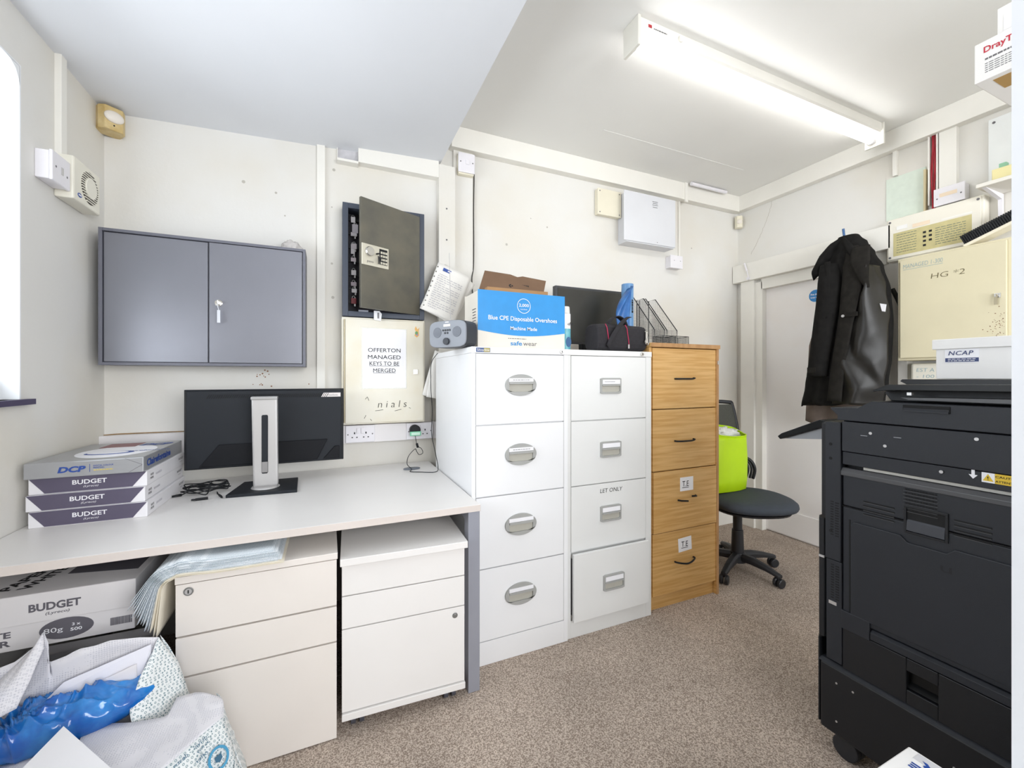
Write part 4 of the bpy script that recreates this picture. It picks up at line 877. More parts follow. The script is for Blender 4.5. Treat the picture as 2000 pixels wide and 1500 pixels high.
# writing and ring marks on the printed band
def band(u_, v_, off=.004):
    A = resample(near, 41); Bq = resample(low, 41); i = u_*40; k = int(min(i, 39)); a = A[k].lerp(A[k+1], i-k); b = Bq[k].lerp(Bq[k+1], i-k)
    p = a.lerp(b, v_); t = (A[min(k+1, 40)]-A[k]).normalized(); d = (b-a).normalized(); n = d.cross(t).normalized()
    if n.dot(Vector((0, 0, 1.2))-p*Vector((1, 1, 1)).length*0-Vector((p.x, p.y, p.z-0))) < 0: n = -n
    return p+n*off, t, d, n
bluer = mat('ring_blue', '4E9CC4', .5, var=.05); bink = mat('band_ink', '3F6A86', .6)
for u_, v_ in ((.66, .38), (.79, .36), (.92, .34)):
    p, t, d, n = band(u_, v_, .006)
    o_ = MB(); vs = []
    for i in range(36):
        a = 2*PI*i/36
        for q in (.024, .0185): vs.append(p+t*q*math.cos(a)+d*q*math.sin(a))
    o_.add(vs, [(2*i, 2*i+1, (2*i+3) % 72, (2*i+2) % 72) for i in range(36)])
    rgp = part('ring_mark', o_, bluer, sk, solid=.0008)
    slab(rgp, 'box_icon', [(-.008, -.006), (.008, -.006), (.008, .004), (0, .009), (-.008, .004)], p, bink, (t, d.cross(t).cross(t)*-1 if False else d), thick=.0006)
for s_, v_, w_ in (('drive destruction and WEEE', .05, .26), ('X-Ray and media destr', .115, .26), ('offer branded product', .18, .14)):
    for k, wd in enumerate(s_.split(' ')[::-1]):
        u0 = .50+.44*(k+.5)/len(s_.split(' '))
        p, t, d, n = band(u0, v_, .006)
        text(sk, wd, p, .0072*len(wd)*.8, .0085, bink, (-t, -d) if True else (t, d), 0, thick=.0004)
# contents
ba = MB()
kc = Vector((-.665, 1.35, .375)); kc2 = Vector((-.56, 1.40, .42))
def fold(q, c, n_, s_, amp, rad):
    d = q-c; a = math.atan2(d.y+.6*d.z, d.x); L_ = d.length
    r_ = abs(math.sin(a*n_*.5+2.2*nz(a*1.3+s_, L_*6)))            # creases running out from a gathered knot
    return amp*(1-r_**.6)*min(1, L_/.035)*math.exp(-L_/rad), math.exp(-(L_/.024)**2)
def bagfn(u_, v_):
    ph = 2*PI*u_; th = PI*(.02+.96*v_); d = Vector((math.sin(th)*math.cos(ph), math.sin(th)*math.sin(ph), math.cos(th)))
    e = Vector((abs(d.x)**.8*(1 if d.x > 0 else -1), abs(d.y)**.8*(1 if d.y > 0 else -1), d.z))
    p = Matrix.Rotation(.25, 3, 'Z') @ Vector((e.x*.150, e.y*.088, e.z*.050)); q = Vector((-.555, 1.385, .372))+p+Vector((0, 0, .10*p.x))
    f1, k1 = fold(q, kc, 13, 0, .034, .13); f2, k2 = fold(q, kc2, 11, 4, .026, .08)
    big = .022*nz(q.x, q.y, q.z, 8); cr = .010*(1-abs(nz(q.x, q.y, q.z, 15))*3)*.5+.006*(1-abs(nz(q.x+5, q.y, q.z, 34))*3)*.5
    h_ = f1+f2*.8+big+cr-.028*k1-.012*k2
    s_ = max(0, d.z+.25)
    return (q.x+d.x*h_*.35, q.y+d.y*h_*.35, q.z+h_*min(1, s_*1.5))
part('refuse_bag', ba.grid(bagfn, 200, 100), mat('bag_blue', '2A86D2', .2, var=.3, scale=16, col2='0E58AE', coat=.5, bump=.5, bscale=70), label='crumpled blue plastic bag knotted and lying inside the open sack', cat='bag', smooth=True)
def loose(name, pts, z_t, m, lab, cat='paper', th=.002):
    n_ = len(pts); vs = [Vector(p) for p in pts]; nn_ = (vs[1]-vs[0]).cross(vs[2]-vs[0]).normalized()
    if nn_.z < 0: vs = vs[::-1]; nn_ = -nn_
    return part(name, MB().add([v-nn_*th for v in vs]+vs, [tuple(range(n_))[::-1], tuple(range(n_, 2*n_))]+[(i, (i+1) % n_, n_+(i+1) % n_, n_+i) for i in range(n_)]), m, label=lab, cat=cat)
loose('paper_stack', [(-.539, 1.256, .42), (-.565, 1.13, .415), (-.58, 1.03, .41), (-.33, .98, .40), (-.387, 1.08, .412)], 0, paper, 'thick stack of blank white sheets on the near edge of the sack', th=.02)
loose('envelope', [(-.63, 1.39, .41), (-.60, 1.40, .44), (-.43, 1.405, .487), (-.432, 1.40, .40), (-.46, 1.37, .34), (-.62, 1.37, .36)], 0, mat('paper_cool', 'EDECF4', .7), 'white envelope standing behind the blue bag in the sack', 'envelope')
loose('envelope', [(-.57, 1.385, .415), (-.455, 1.388, .452), (-.452, 1.384, .39), (-.57, 1.38, .36)], 0, mat('paper_warm', 'EFE9E8', .7), 'smaller cream envelope leaning just above the blue bag', 'envelope')
loose('folder', [(-.89, 1.33, .42), (-.70, 1.34, .43), (-.69, 1.345, .475), (-.89, 1.34, .49)], 0, mat('folder_blue', '6E8FB8', .6), 'pale blue card folder at the left side of the sack', 'folder', .004)

# ---------------- office chair ----------------
ch = thing('office_chair', 'black swivel chair with a padded seat and mesh back beside the oak cabinet', 'chair', (2.33, 1.81, 0))
chm = mat('seat_fabric', '3F454E', .8, var=.08, scale=40, bump=.3, bscale=700); cpl = mat('chair_plastic', '26272B', .45, var=.05)
hx_, hy_ = 2.33, 1.81
part('gas_column', MB().cyl((hx_, hy_, .07), 'z', .038, .18, 24, .032).cyl((hx_, hy_, .25), 'z', .026, .15, 20), cpl, ch, bevel=.002)
part('hub', MB().cyl((hx_, hy_, .055), 'z', .05, .06, 24, .042), cpl, ch, bevel=.004)
for k in range(5):
    a = math.radians(-86+72*k); d = Vector((math.cos(a), math.sin(a), 0)); pr = Vector((-d.y, d.x, 0)); rings = []
    for t_, zz, hw, hh in ((.03, .092, .026, .022), (.10, .092, .023, .020), (.18, .082, .019, .015), (.25, .066, .016, .011), (.262, .064, .014, .010)):
        c_ = Vector((hx_, hy_, 0))+d*t_; rings.append([c_+pr*hw*x_+Vector((0, 0, zz+hh*z_)) for x_, z_ in ((-1, -1), (1, -1), (1, .3), (.55, 1), (-.55, 1), (-1, .3))])
    lg = part('leg', MB().loft([r_[::-1] for r_ in rings]), cpl, ch, bevel=.003)
    e = Vector((hx_, hy_, 0))+d*.25; ca = random.random()*6; ax = Vector((math.cos(ca), math.sin(ca), 0)); rg = MB()
    for s0, s1 in ((-.024, -.005), (.005, .024)):
        q1 = ax.cross(Vector((0, 0, 1)))
        r1 = [[e+ax*s_+q1*r_*math.cos(2*PI*i/18)+Vector((0, 0, .0265+r_*math.sin(2*PI*i/18))) for i in range(18)] for s_, r_ in ((s0, .022), (s0+.003, .0262), (s1-.003, .0262), (s1, .022))]
        rg.loft(r1)
    cs_ = part('castor', rg, cpl, lg, smooth=False)
    part('castor_stem', MB().cyl((e.x, e.y, .04), 'z', .008, .028, 12), cpl, cs_)
rings = []
sc0 = Vector((2.36, 1.76, 0)); rot = math.atan2(-.32, -.14)
for z, s_ in ((.405, .80), (.412, .90), (.420, .975), (.435, 1.0), (.452, .985), (.466, .92), (.474, .78), (.478, .5), (.479, .2)):
    rr = []
    for i in range(44):
        a = 2*PI*i/44; q = (abs(math.cos(a))**2.5+abs(math.sin(a))**2.5)**(-1/2.5); x_ = .235*q*math.cos(a)*s_; y_ = .25*q*math.sin(a)*s_
        rr.append((sc0.x+x_*math.cos(rot)-y_*math.sin(rot), sc0.y+x_*math.sin(rot)+y_*math.cos(rot), z))
    rings.append(rr)
part('seat', MB().loft(rings), chm, ch, smooth=True)
part('seat_pan', MB().loft([[(sc0.x+(p[0]-sc0.x)*q_, sc0.y+(p[1]-sc0.y)*q_, z) for p in rings[3]] for z, q_ in ((.378, .55), (.392, .85), (.404, .88))]), cpl, ch, smooth=False)
# backrest: mesh in a rounded frame, lumbar ring lower down
bc = Vector((2.47, 2.07, 0)); br_ = Vector((.916, -.40, 0)); bn = Vector((-.40, -.916, 0))
def bp3(x_, z_, n_=0): p = bc+br_*x_+bn*n_; return (p.x, p.y, z_)
fr = smooth_path([bp3(-.18, .60), bp3(-.17, .80, -.02), bp3(-.13, .98, -.03), bp3(-.10, 1.02, -.03), bp3(.08, 1.02, -.03), bp3(.115, .99, -.03), bp3(.15, .80, -.02), bp3(.18, .60), bp3(.10, .53), bp3(-.10, .53), bp3(-.18, .60)], 5)
part('back_frame', MB().tube(fr, .014, 8), cpl, ch, smooth=True)
def bmesh_(u_, v_):
    z = .55+.455*v_; hw = .175-.07*max(0, v_)**1.5; return bp3(-hw+2*hw*u_, z, -.02*v_-.03*math.sin(PI*u_)*0)
part('back_mesh', MB().grid(bmesh_, 12, 14), mat('chair_mesh', '55564F', .8, alpha=.85, var=.3, scale=300), ch, solid=.002)
lr = MB()
for q in (.0, .022, .044): lr.tube(smooth_path([bp3(.12, .66-q, .0), bp3(.20-q*.6, .63-q*.4, .03), bp3(.232-q, .57, .04), bp3(.225-q, .50+q*.2, .03)], 5), .0075 if q else .011, 8)
part('lumbar_ring', lr, cpl, ch, smooth=True)
part('back_stem', MB().tube([bp3(0, .56, -.02), bp3(0, .46, -.03), bp3(0, .385, .03), bp3(0, .38, .22)], .016, 8), cpl, ch, smooth=True)
yb = thing('tote_bag', 'fluorescent yellow carrier bag standing on the seat of the office chair', 'bag', (2.33, 1.90, .481))
hv = mat('neon_yellow', 'C9F20A', .5, var=.06, scale=6, bump=.1, bscale=60)
rings = []
for z, s_ in ((.481, .93), (.485, 1.0), (.55, 1.04), (.68, 1.03), (.80, 1.0), (.852, .97)):
    rr = []
    for i in range(48):
        a = 2*PI*i/48; q = (abs(math.cos(a))**4+abs(math.sin(a))**4)**(-.25)
        f_ = 1+.035*nz(i*.5, z*14, 2)
        rr.append((2.31+.155*q*math.cos(a)*s_*f_+.02*(z-.48), 1.90+.075*q*math.sin(a)*s_*(1+.15*nz(i*.4, z*8)), z+(.030*math.sin(a)-.012*math.cos(a))*(1 if z > .8 else 0)))
    rings.append(rr)
mbb = MB(); mbb.loft(rings, cap=False); mbb.add(rings[0], [tuple(range(48))[::-1]])
part('body', mbb, hv, yb, smooth=True, solid=.0025)
part('rim', MB().tube([Vector(p) for p in rings[-1]]+[Vector(rings[-1][0])], .004, 6), hv, yb)
part('plastic_bag', blob((2.31, 1.91, .822), (.135, .055, .045), .5, 9, 40, 24, seed=3), mat('white_film', 'F4F6F0', .3, var=.15, scale=30), label='crumpled white plastic bag showing at the mouth of the yellow bag', cat='bag', smooth=True)

# ---------------- back wall right: boxes, switch, papers ----------------
sw = thing('wall_switch', 'white switched fuse box high on the back wall beside the grey flex', 'switch', (.75, 2.40, 2.4))
part('back_box', B(.702, .797, 2.368, 2.40, 2.392, 2.51), creamp, sw, bevel=.003)
part('face_plate', B(.698, .800, 2.358, 2.368, 2.40, 2.515), plastic, sw, bevel=.004)
part('rocker_switch', B(.742, .764, 2.353, 2.358, 2.447, 2.475), plastic, sw, bevel=.002)
for x in (.712, .786): part('screw', MB().cyl((x, 2.3585, 2.46), 'y', .004, -.001, 10), greyink, sw)
fx = smooth_path([(.812, 2.408, 2.537), (.811, 2.408, 2.40), (.808, 2.408, 2.2), (.809, 2.408, 2.0), (.806, 2.405, 1.86), (.792, 2.392, 1.78), (.800, 2.39, 1.66), (.815, 2.38, 1.52), (.83, 2.35, 1.33)], 6)
part('flex_cable', MB().tube(fx, .0035, 8), mat('flex_grey', '47443F', .6, var=.25, scale=60), label='dark grey flex hanging down the back wall from the switch', cat='cable', smooth=True)
jb = thing('junction_box', 'square cream junction box under the crown trunking on the back wall', 'electrical box', (1.79, 2.39, 2.315))
part('body', B(1.694, 1.888, 2.385, 2.42, 2.315, 2.49), creamp, jb, bevel=.003); part('lid', B(1.69, 1.890, 2.378, 2.385, 2.312, 2.493), creamp, jb, bevel=.003)
for x in (1.708, 1.872):
    for z in (2.33, 2.475): part('screw', MB().cyl((x, 2.3785, z), 'y', .0045, -.001, 10), greyink, jb)
bx = thing('control_box', 'large pale grey metal box on the back wall under the crown trunking', 'electrical box', (2.1, 2.37, 2.14))
gbx = mat('box_grey', 'DDDEE2', .45, var=.02)
part('body', B(1.893, 2.325, 2.325, 2.42, 2.135, 2.483), gbx, bx, bevel=.002); part('lid', B(1.865, 2.332, 2.318, 2.3255, 2.142, 2.487), gbx, bx, bevel=.002)
for k, z in enumerate((2.445, 2.433, 2.421, 2.405)): text(bx, '~'+'a'*k, (2.14, 2.318, z), .05-.008*(k % 2), .006, greyink, F)
part('screw', MB().cyl((2.16, 2.318, 2.158), 'y', .003, -.001, 8), greyink, bx)
sb = thing('fused_outlet', 'small white outlet box on the back wall below the grey metal box', 'socket', (2.38, 2.4, 2.005))
part('back_box', B(2.335, 2.445, 2.372, 2.42, 2.012, 2.10), plastic, sb, bevel=.003); part('face_plate', B(2.33, 2.45, 2.362, 2.372, 2.008, 2.105), plastic, sb, bevel=.003)
for x in (2.365, 2.425): part('screw', MB().cyl((x, 2.3625, 2.065), 'y', .003, -.001, 8), greyink, sb)
sh_ = thing('paper_bundle', 'printed sheets with punched holes pinned to the pilaster above the radio', 'papers', (.62, 2.33, 1.48))
def sheet4(c, rotd, w_, h_, y, curl, m, seed=0):
    ca, sa = math.cos(rotd), math.sin(rotd)
    def fn(u_, v_):
        a, b = (u_-.5)*w_, (v_-.5)*h_
        return (c[0]+a*ca-b*sa, y-curl*(1-v_)**2-.012*math.sin(u_*3+seed), c[1]+a*sa+b*ca)
    return MB().grid(fn, 12, 12)
mls = [(.615, 1.665, -.42, 2.335), (.625, 1.66, -.52, 2.322), (.612, 1.668, -.36, 2.310)]
for k, (cx_, cz_, ro_, y_) in enumerate(mls):
    shp = part('sheet', sheet4((cx_, cz_), ro_, .205, .29, y_, .03, paper), mat('sheet_paper', 'EDEAE4', .8, var=.03), sh_, smooth=True, solid=.0008)
ca, sa = math.cos(-.36), math.sin(-.36); axp = (Vector((ca, 0, sa)), Vector((-sa, 0, ca)))
def sp3(a, b): 
    v_ = b/.29+.5; u_ = a/.205+.5
    return (.612+a*ca-b*sa, 2.310-.03*(1-v_)**2-.012*math.sin(u_*3)-.0006, 1.668+a*sa+b*ca)
slab(shp, 'header_print', rect(.07, .018), sp3(-.03, .118), blueink, axp); text(shp, '~', sp3(-.02, .118)[:1]+(sp3(-.02, .118)[1]-.0008,)+sp3(-.02, .118)[2:], .035, .009, paper, axp)
for k in range(17): text(shp, '~'+'a'*k, sp3(-.005-(.03 if k % 4 == 0 else 0), .085-.0125*k), .15 if k % 4 else .08, .0045, MC['faint_ink'] if 'faint_ink' in MC else greyink, axp)
for k in range(9): slab(shp, 'punched_hole', oval(.008, .008, 12), sp3(-.096, .12-.030*k), mat('hole_dark', '6E6A64', .8), axp)
lw = thing('paper_bundle', 'loose sheets hanging between the cream key cabinet and white filing cabinet', 'papers', (.55, 2.35, 1.07))
for k, ro_ in enumerate((.30, .2)):
    part('sheet', sheet4((.585+.01*k, 1.20), -ro_, .15, .26, 2.335-.01*k, .02, paper, 1), MC['sheet_paper'], lw, smooth=True, solid=.0008)

# ---------------- right wall ----------------
ap = thing('alarm_controller', 'cream fire alarm control panel with a yellow zone chart on the right wall', 'alarm panel', (3.085, 1.17, 1.88))
apm = mat('panel_cream', 'EFEADC', .4, var=.02)
part('casing', B(3.058, 3.12, .975, 1.382, 1.88, 2.128), apm, ap, bevel=.006)
part('front_plate', B(3.05, 3.058, .985, 1.372, 1.887, 2.122), apm, ap, bevel=.002)
zc = slab(ap, 'zone_chart', rect(.328, .135), (3.05, 1.182, 1.972), mat('chart_yellow', 'CFC48E', .5, var=.08, scale=30), R)
for r_ in range(4):
    for c_ in range(2):
        if r_ == 3 and c_ == 1: continue
        slab(zc, 'push_button', rect(.012, .011), (3.0493, 1.205-.025*c_, 2.005-.024*r_), ink, R, thick=.002)
for r_ in range(8):
    text(zc, '~'+'a'*r_, (3.0493, 1.285, 2.025-.0145*r_), .09, .004, mat('chart_ink', '6D7A70', .6), R); text(zc, '~'+'b'*r_, (3.0493, 1.10, 2.012-.0125*r_), .12, .004, MC['chart_ink'], R)
for k, (y_, z_, w_, h_, c_) in enumerate(((1.305, 2.066, .05, .022, 'F4F2EE'), (1.22, 2.057, .075, .02, 'F3DFC4'), (1.075, 2.05, .12, .010, 'F2EFE6'), (1.29, 1.925, .03, .006, 'E28A70'))):
    slab(ap, 'sticker', rect(w_, h_), (3.05-.0008*(k < 3)+.0002, y_, z_), mat('stk_'+c_, c_, .5), R, thick=.0008)
for y_ in (.995, 1.362):
    for z_ in (1.9, 2.108): part('screw', MB().cyl((3.05, y_, z_), 'x', .006, -.002, 12), greyink, ap)
hg = thing('key_cabinet', 'beige steel cabinet marked HG on the right wall above the copier', 'cabinet', (3.03, 1.06, 1.29))
part('carcass', B(2.965, 3.118, .845, 1.288, 1.288, 1.862), beige2, hg, bevel=.003)
hd = part('door', B(2.950, 2.963, .868, 1.272, 1.302, 1.850), beige2, hg, bevel=.002)
part('hinge', MB().cyl((2.957, 1.279, 1.31), 'z', .004, .53, 8), MC['hinge_brass'], hg)
text(hd, 'HG *2', (2.950, 1.075, 1.735), .13, .028, mat('pen_brown', '6A5F3C', .7), R, -.012, shear=.1)
text(hd, 'MANAGED 1-300', (2.950, 1.175, 1.812), .165, .022, mat('pen_blue', '93B0B8', .7), R, -.014, shear=.1)
slab(hd, 'underline', rect(.165, .0015), (2.95, 1.175, 1.794), MC['pen_blue'], R)
part('lock', MB().box(2.944, 2.950, .885, .907, 1.578, 1.60).cyl((2.944, .896, 1.589), 'x', .007, -.003, 14), chrome, hd, bevel=.001)
part('key', MB().box(2.932, 2.941, .8955, .8975, 1.584, 1.594).box(2.936, 2.938, .893, .905, 1.545, 1.583), MC['hinge_brass'], hd)
rs = MB(); random.seed(11)
for k in range(60):
    y_ = .872+abs(random.gauss(0, .022)); z_ = 1.43+random.gauss(0, .045)
    if y_ < .98 and z_ > 1.33: rs.box(2.9494, 2.9501, y_, y_+.003*random.random()+.0012, z_, z_+.004*random.random()+.001)
part('rust_fleck', rs, mat('rust', '8A6648', .9), hd, label='brown rust flecks near the door edge')
wb = thing('key_box', 'small white box with blue pen writing on the right wall below the beige cabinet', 'box', (3.07, 1.16, 1.15))
part('body', B(3.02, 3.12, 1.02, 1.255, 1.13, 1.272), mat('box_pale', 'ECE8DA', .45), wb, bevel=.012)
text(wb, 'EST A', (3.02, 1.19, 1.235), .075, .02, MC['pen_blue'], R, -.01, shear=.1); text(wb, '- 100', (3.02, 1.19, 1.20), .075, .018, MC['pen_blue'], R, -.01, shear=.1)
pg = part('notice', B(3.114, 3.118, 1.225, 1.41, 2.142, 2.395), mat('pale_green_paper', 'DDE7DA', .8, var=.04, scale=30), label='faded pale green sheet pinned on the right wall above the alarm panel', cat='paper', bevel=.001)
part('folder', B(3.085, 3.113, 1.215, 1.224, 2.13, 2.37), mat('buff_edge', 'CDBF98', .7), label='thin buff file edge standing on the alarm panel beside the red cables', cat='folder')
rc = MB()
for k in range(5):
    rc.tube(smooth_path([(3.10-.004*(k % 2), 1.176+.0045*k+.003*math.sin(k+j*1.3), 2.545-.42*j/6) for j in range(7)], 4), .0027, 6)
part('cable_bundle', rc, mat('cable_red', 'B02030', .45, var=.15), label='bundle of red fire alarm cables running down the right wall', cat='cable', smooth=True)
sf = thing('fused_spur', 'small white fused spur sitting on top of the alarm panel', 'switch', (3.07, 1.10, 2.129))
part('back_box', B(3.065, 3.12, 1.05, 1.165, 2.135, 2.222), plastic, sf, bevel=.003); part('face_plate', B(3.055, 3.065, 1.045, 1.17, 2.131, 2.226), plastic, sf, bevel=.003)
slab(sf, 'label_strip', rect(.07, .02), (3.055, 1.11, 2.185), mat('stk_F3DFC4', 'F3DFC4', .5), R); part('screw', MB().cyl((3.0555, 1.155, 2.17), 'x', .004, -.001, 10).cyl((3.0555, 1.06, 2.17), 'x', .004, -.001, 10), greyink, sf)
bo_ = thing('wall_board', 'white backing board with screws on the right wall above the shelf', 'board', (3.1, .78, 2.15))
part('panel', B(3.100, 3.118, .55, .975, 2.158, 2.512), mat('board_white', 'EEF0EE', .5), bo_, bevel=.002)
for z_ in (2.175, 2.49): part('screw', MB().cyl((3.1, .955, z_), 'x', .006, -.002, 12), greyink, bo_)
shf = thing('wall_shelf', 'narrow white shelf on a slanted bracket on the right wall', 'shelf', (3.0, .75, 2.1))
part('board', B(2.90, 3.098, .50, .955, 2.118, 2.136), mat('shelf_cream', 'ECE8DE', .5), shf, bevel=.002)
part('bracket', MB().prism([(2.915, 2.1175), (3.115, 2.1175), (3.115, 1.98), (3.10, 1.98), (3.095, 2.09)], 'y', .925, .94), plastic, shf)
part('switch_box', B(2.945, 3.04, .835, .915, 2.1365, 2.20), mat('box_yellowish', 'EADFA6', .5), label='small yellowish box standing on the narrow white shelf', cat='box', bevel=.003)
part('green_tape', B(2.99, 3.02, .88, .905, 2.2005, 2.235), mat('tape_green', '8FC0A0', .5), label='small green roll on top of the yellowish box', cat='tape', bevel=.002)
br2 = thing('hand_brush', 'black bristled hand brush with a cream handle lying on top of the beige cabinet', 'brush', (3.02, .895, 1.915), rot=(math.radians(-22), 0, 0))
bz = MB()
for i in range(26):
    for j in range(5): bz.box(-.035+.014*j, -.027+.014*j, -.085+.0085*i, -.079+.0085*i, .012, .062)
part('bristles', bz, black, br2, True, kind=None); part('handle', MB().box(-.042, .042, -.10, .14, -.004, .012), creamp, br2, True, bevel=.004)
# coat hook and coat
hkk = thing('coat_hook', 'blue metal hook on the white door head holding the black coat', 'hook', (3.04, 1.555, 2.08))
part('plate', B(3.043, 3.0495, 1.54, 1.57, 2.03, 2.098), mat('hook_blue', '4A6C9C', .35, metal=.4), hkk, bevel=.002)
part('prong', MB().tube(smooth_path([(3.044, 1.555, 2.05), (3.0, 1.555, 2.045), (2.965, 1.555, 2.07), (2.96, 1.56, 2.125)], 5), .007, 8), MC['hook_blue'], hkk, smooth=True)
wool = mat('coat_wool', '1E1D1C', .95, var=.25, scale=30, bump=.5, bscale=500, spec=.15); wool2 = mat('coat_wool_lapel', '272522', .95, var=.25, scale=30, bump=.5, bscale=500, spec=.15)
lin_ = mat('coat_lining', '201E1B', .42, spec=.4, var=.2, scale=6, bump=.25, bscale=40)
ct = thing('coat', 'long black wool coat hanging open by its collar from the hook beside the door', 'coat', (2.95, 1.55, 1.03))
def interp(tab, z):
    for (z0, *a), (z1, *b) in zip(tab, tab[1:]):
        if z0 >= z >= z1: t = (z0-z)/(z0-z1); t = t*t*(3-2*t); return [p+(q-p)*t for p, q in zip(a, b)]
    return list(tab[-1][1:])
TAB = [(2.06, 1.565, 1.465, .045), (2.0, 1.592, 1.42, .065), (1.93, 1.64, 1.385, .085), (1.84, 1.655, 1.345, .10), (1.70, 1.66, 1.315, .105), (1.50, 1.69, 1.305, .11), (1.30, 1.73, 1.305, .115), (1.15, 1.755, 1.32, .12), (1.03, 1.775, 1.34, .12)]
rings = []
NZ = 44
for j in range(NZ+1):
    z = 2.06-1.03*j/NZ; yl, yr, hd_ = interp(TAB, z); cy_ = (yl+yr)/2; hw = (yl-yr)/2; g = min(1, (2.06-z)/.35)
    rr = []
    for i in range(72):
        a = 2*PI*i/72; ca, sa = math.cos(a), math.sin(a); q = (abs(ca)**2.6+abs(sa)**2.6)**(-1/2.6)
        fold = 1+g*(.10*math.sin(a*7+z*1.5)+.06*math.sin(a*13+2*z)+.07*nz(ca*2, sa*2, z*3))
        xx = 2.93-hd_*sa*q*(fold if sa > 0 else 1)*.9
        xx = 2.93+(xx-2.93)*(1-.45*g*max(0, min(1, (ca+.1)*1.5))) if sa > 0 else xx
        rr.append((min(xx, 2.965), cy_-hw*ca*q*(1+.02*g*math.sin(z*9)), z+(.02*ca-.012*math.sin(a*5))*(j/NZ)**6))
    rings.append(rr)
part('body', MB().loft(rings), wool, ct, smooth=True)
# lining shown where the front falls open
def linf(u_, v_):
    z = 1.83-.795*v_; yl, yr, hd_ = interp(TAB, z); wl_ = .012+.19*min(1, v_*1.35)**.85
    y0 = yr-.010; y = y0+wl_*(1-u_); s_ = math.sin(PI*u_)
    f = .010*math.sin(u_*9+z*12+4*nz(y*6, z*5))+.016*nz(y*13, z*6, 3)+.012*abs(nz(y*7+z*6, z*4, 9))
    return (2.782+.10*u_**2.4-.01*s_+f, y, z)
part('lining', MB().grid(linf, 40, 60), lin_, ct, smooth=True, solid=.003, label='shiny dark grey lining')
def strip(name, pts, m, wds, x_, th=.010):
    pts = smooth_path(pts, 6); n_ = len(pts)
    def fn(u_, v_):
        p = pts[round(v_*(n_-1))]; k = v_*(len(wds)-1); i = int(min(k, len(wds)-2)); w_ = wds[i]+(wds[i+1]-wds[i])*(k-i)
        return (p[0]-.006*math.sin(PI*u_), p[1]+(u_-.5)*w_, p[2])
    return part(name, MB().grid(fn, 6, n_-1), m, ct, smooth=True, solid=th)
strip('lapel', [(2.855, 1.45, 1.97), (2.815, 1.43, 1.85), (2.79, 1.43, 1.70), (2.782, 1.455, 1.50), (2.775, 1.49, 1.25), (2.775, 1.51, 1.05)], wool2, [.05, .105, .10, .075, .07, .075], 0)
strip('sleeve_seam', [(2.80, 1.56, 1.90), (2.775, 1.545, 1.75), (2.765, 1.55, 1.55)], wool, [.03, .035, .02], 0, .006)
# sleeve on the left
rings = []
path = [(2.85, 1.575, 1.89, .05, .05), (2.825, 1.562, 1.78, .058, .062), (2.81, 1.565, 1.65, .055, .062), (2.80, 1.58, 1.50, .050, .060), (2.80, 1.60, 1.35, .048, .057), (2.80, 1.62, 1.20, .047, .058)]
cs3 = smooth_path([p[:3] for p in path], 6)
for k, p in enumerate(cs3):
    t = k/6; i = int(min(t, len(path)-2)); rx = path[i][3]+(path[i+1][3]-path[i][3])*(t-i); ry = path[i][4]+(path[i+1][4]-path[i][4])*(t-i)
    rings.append([(p.x-rx*math.sin(2*PI*a/28)*(1+.06*nz(a*.5, p.z*9)), p.y-ry*math.cos(2*PI*a/28)*(1+.06*nz(a*.5, p.z*9, 3)), p.z) for a in range(28)])
part('sleeve', MB().loft(rings), wool, ct, smooth=True)
part('cuff_strap', B(2.748, 2.754, 1.60, 1.65, 1.22, 1.255), wool2, ct, bevel=.002)
# collar: a thick band folded over, flaring left and right
def collar(side):
    tab = [(0, 2.915, 1.53, 2.065, .055), (.3, 2.86, 1.53+side*.045, 2.02, .10), (.6, 2.84, 1.53+side*.095 if side > 0 else 1.435, 1.955, .12), (1, 2.85, 1.53+side*.128 if side > 0 else 1.385, 1.90 if side > 0 else 1.885, .085)]
    def fn(u_, v_):
        for A, Bq in zip(tab, tab[1:]):
            if A[0] <= u_ <= Bq[0]: t = (u_-A[0])/(Bq[0]-A[0]); break
        q = [a+(b-a)*t for a, b in zip(A[1:], Bq[1:])]
        return (q[0]-.03*math.sin(PI*v_*.9)+.01*v_, q[1]+side*.012*v_, q[2]+.035*math.sin(PI*u_*.5)*0-(v_)*q[3])
    return part('collar', MB().grid(fn, 20, 8), wool, ct, smooth=True, solid=.012)
collar(1); collar(-1)
part('belt_tab', B(2.762, 2.770, 1.385, 1.455, 1.545, 1.572), wool2, ct, bevel=.003)
part('button', MB().cyl((2.762, 1.457, 1.553), 'x', .008, -.004, 14), silver, ct); part('button', MB().cyl((2.782, 1.43, 1.68), 'x', .009, -.003, 14), ink, ct); part('button', MB().cyl((2.772, 1.475, 1.38), 'x', .009, -.003, 14), ink, ct)
strip('lapel', [(2.83, 1.40, 1.95), (2.79, 1.385, 1.86), (2.775, 1.365, 1.78), (2.785, 1.345, 1.70)], wool2, [.09, .095, .06, .012], 0)
part('hanging_loop', MB().tube(smooth_path([(2.93, 1.53, 2.05), (2.955, 1.55, 2.068), (2.965, 1.565, 2.05)], 4), .003, 6), ink, ct)
part('care_label', MB().prism([(1.285, 1.60), (1.315, 1.61), (1.305, 1.565), (1.290, 1.56)], 'x', 2.84, 2.8425), paper, ct)
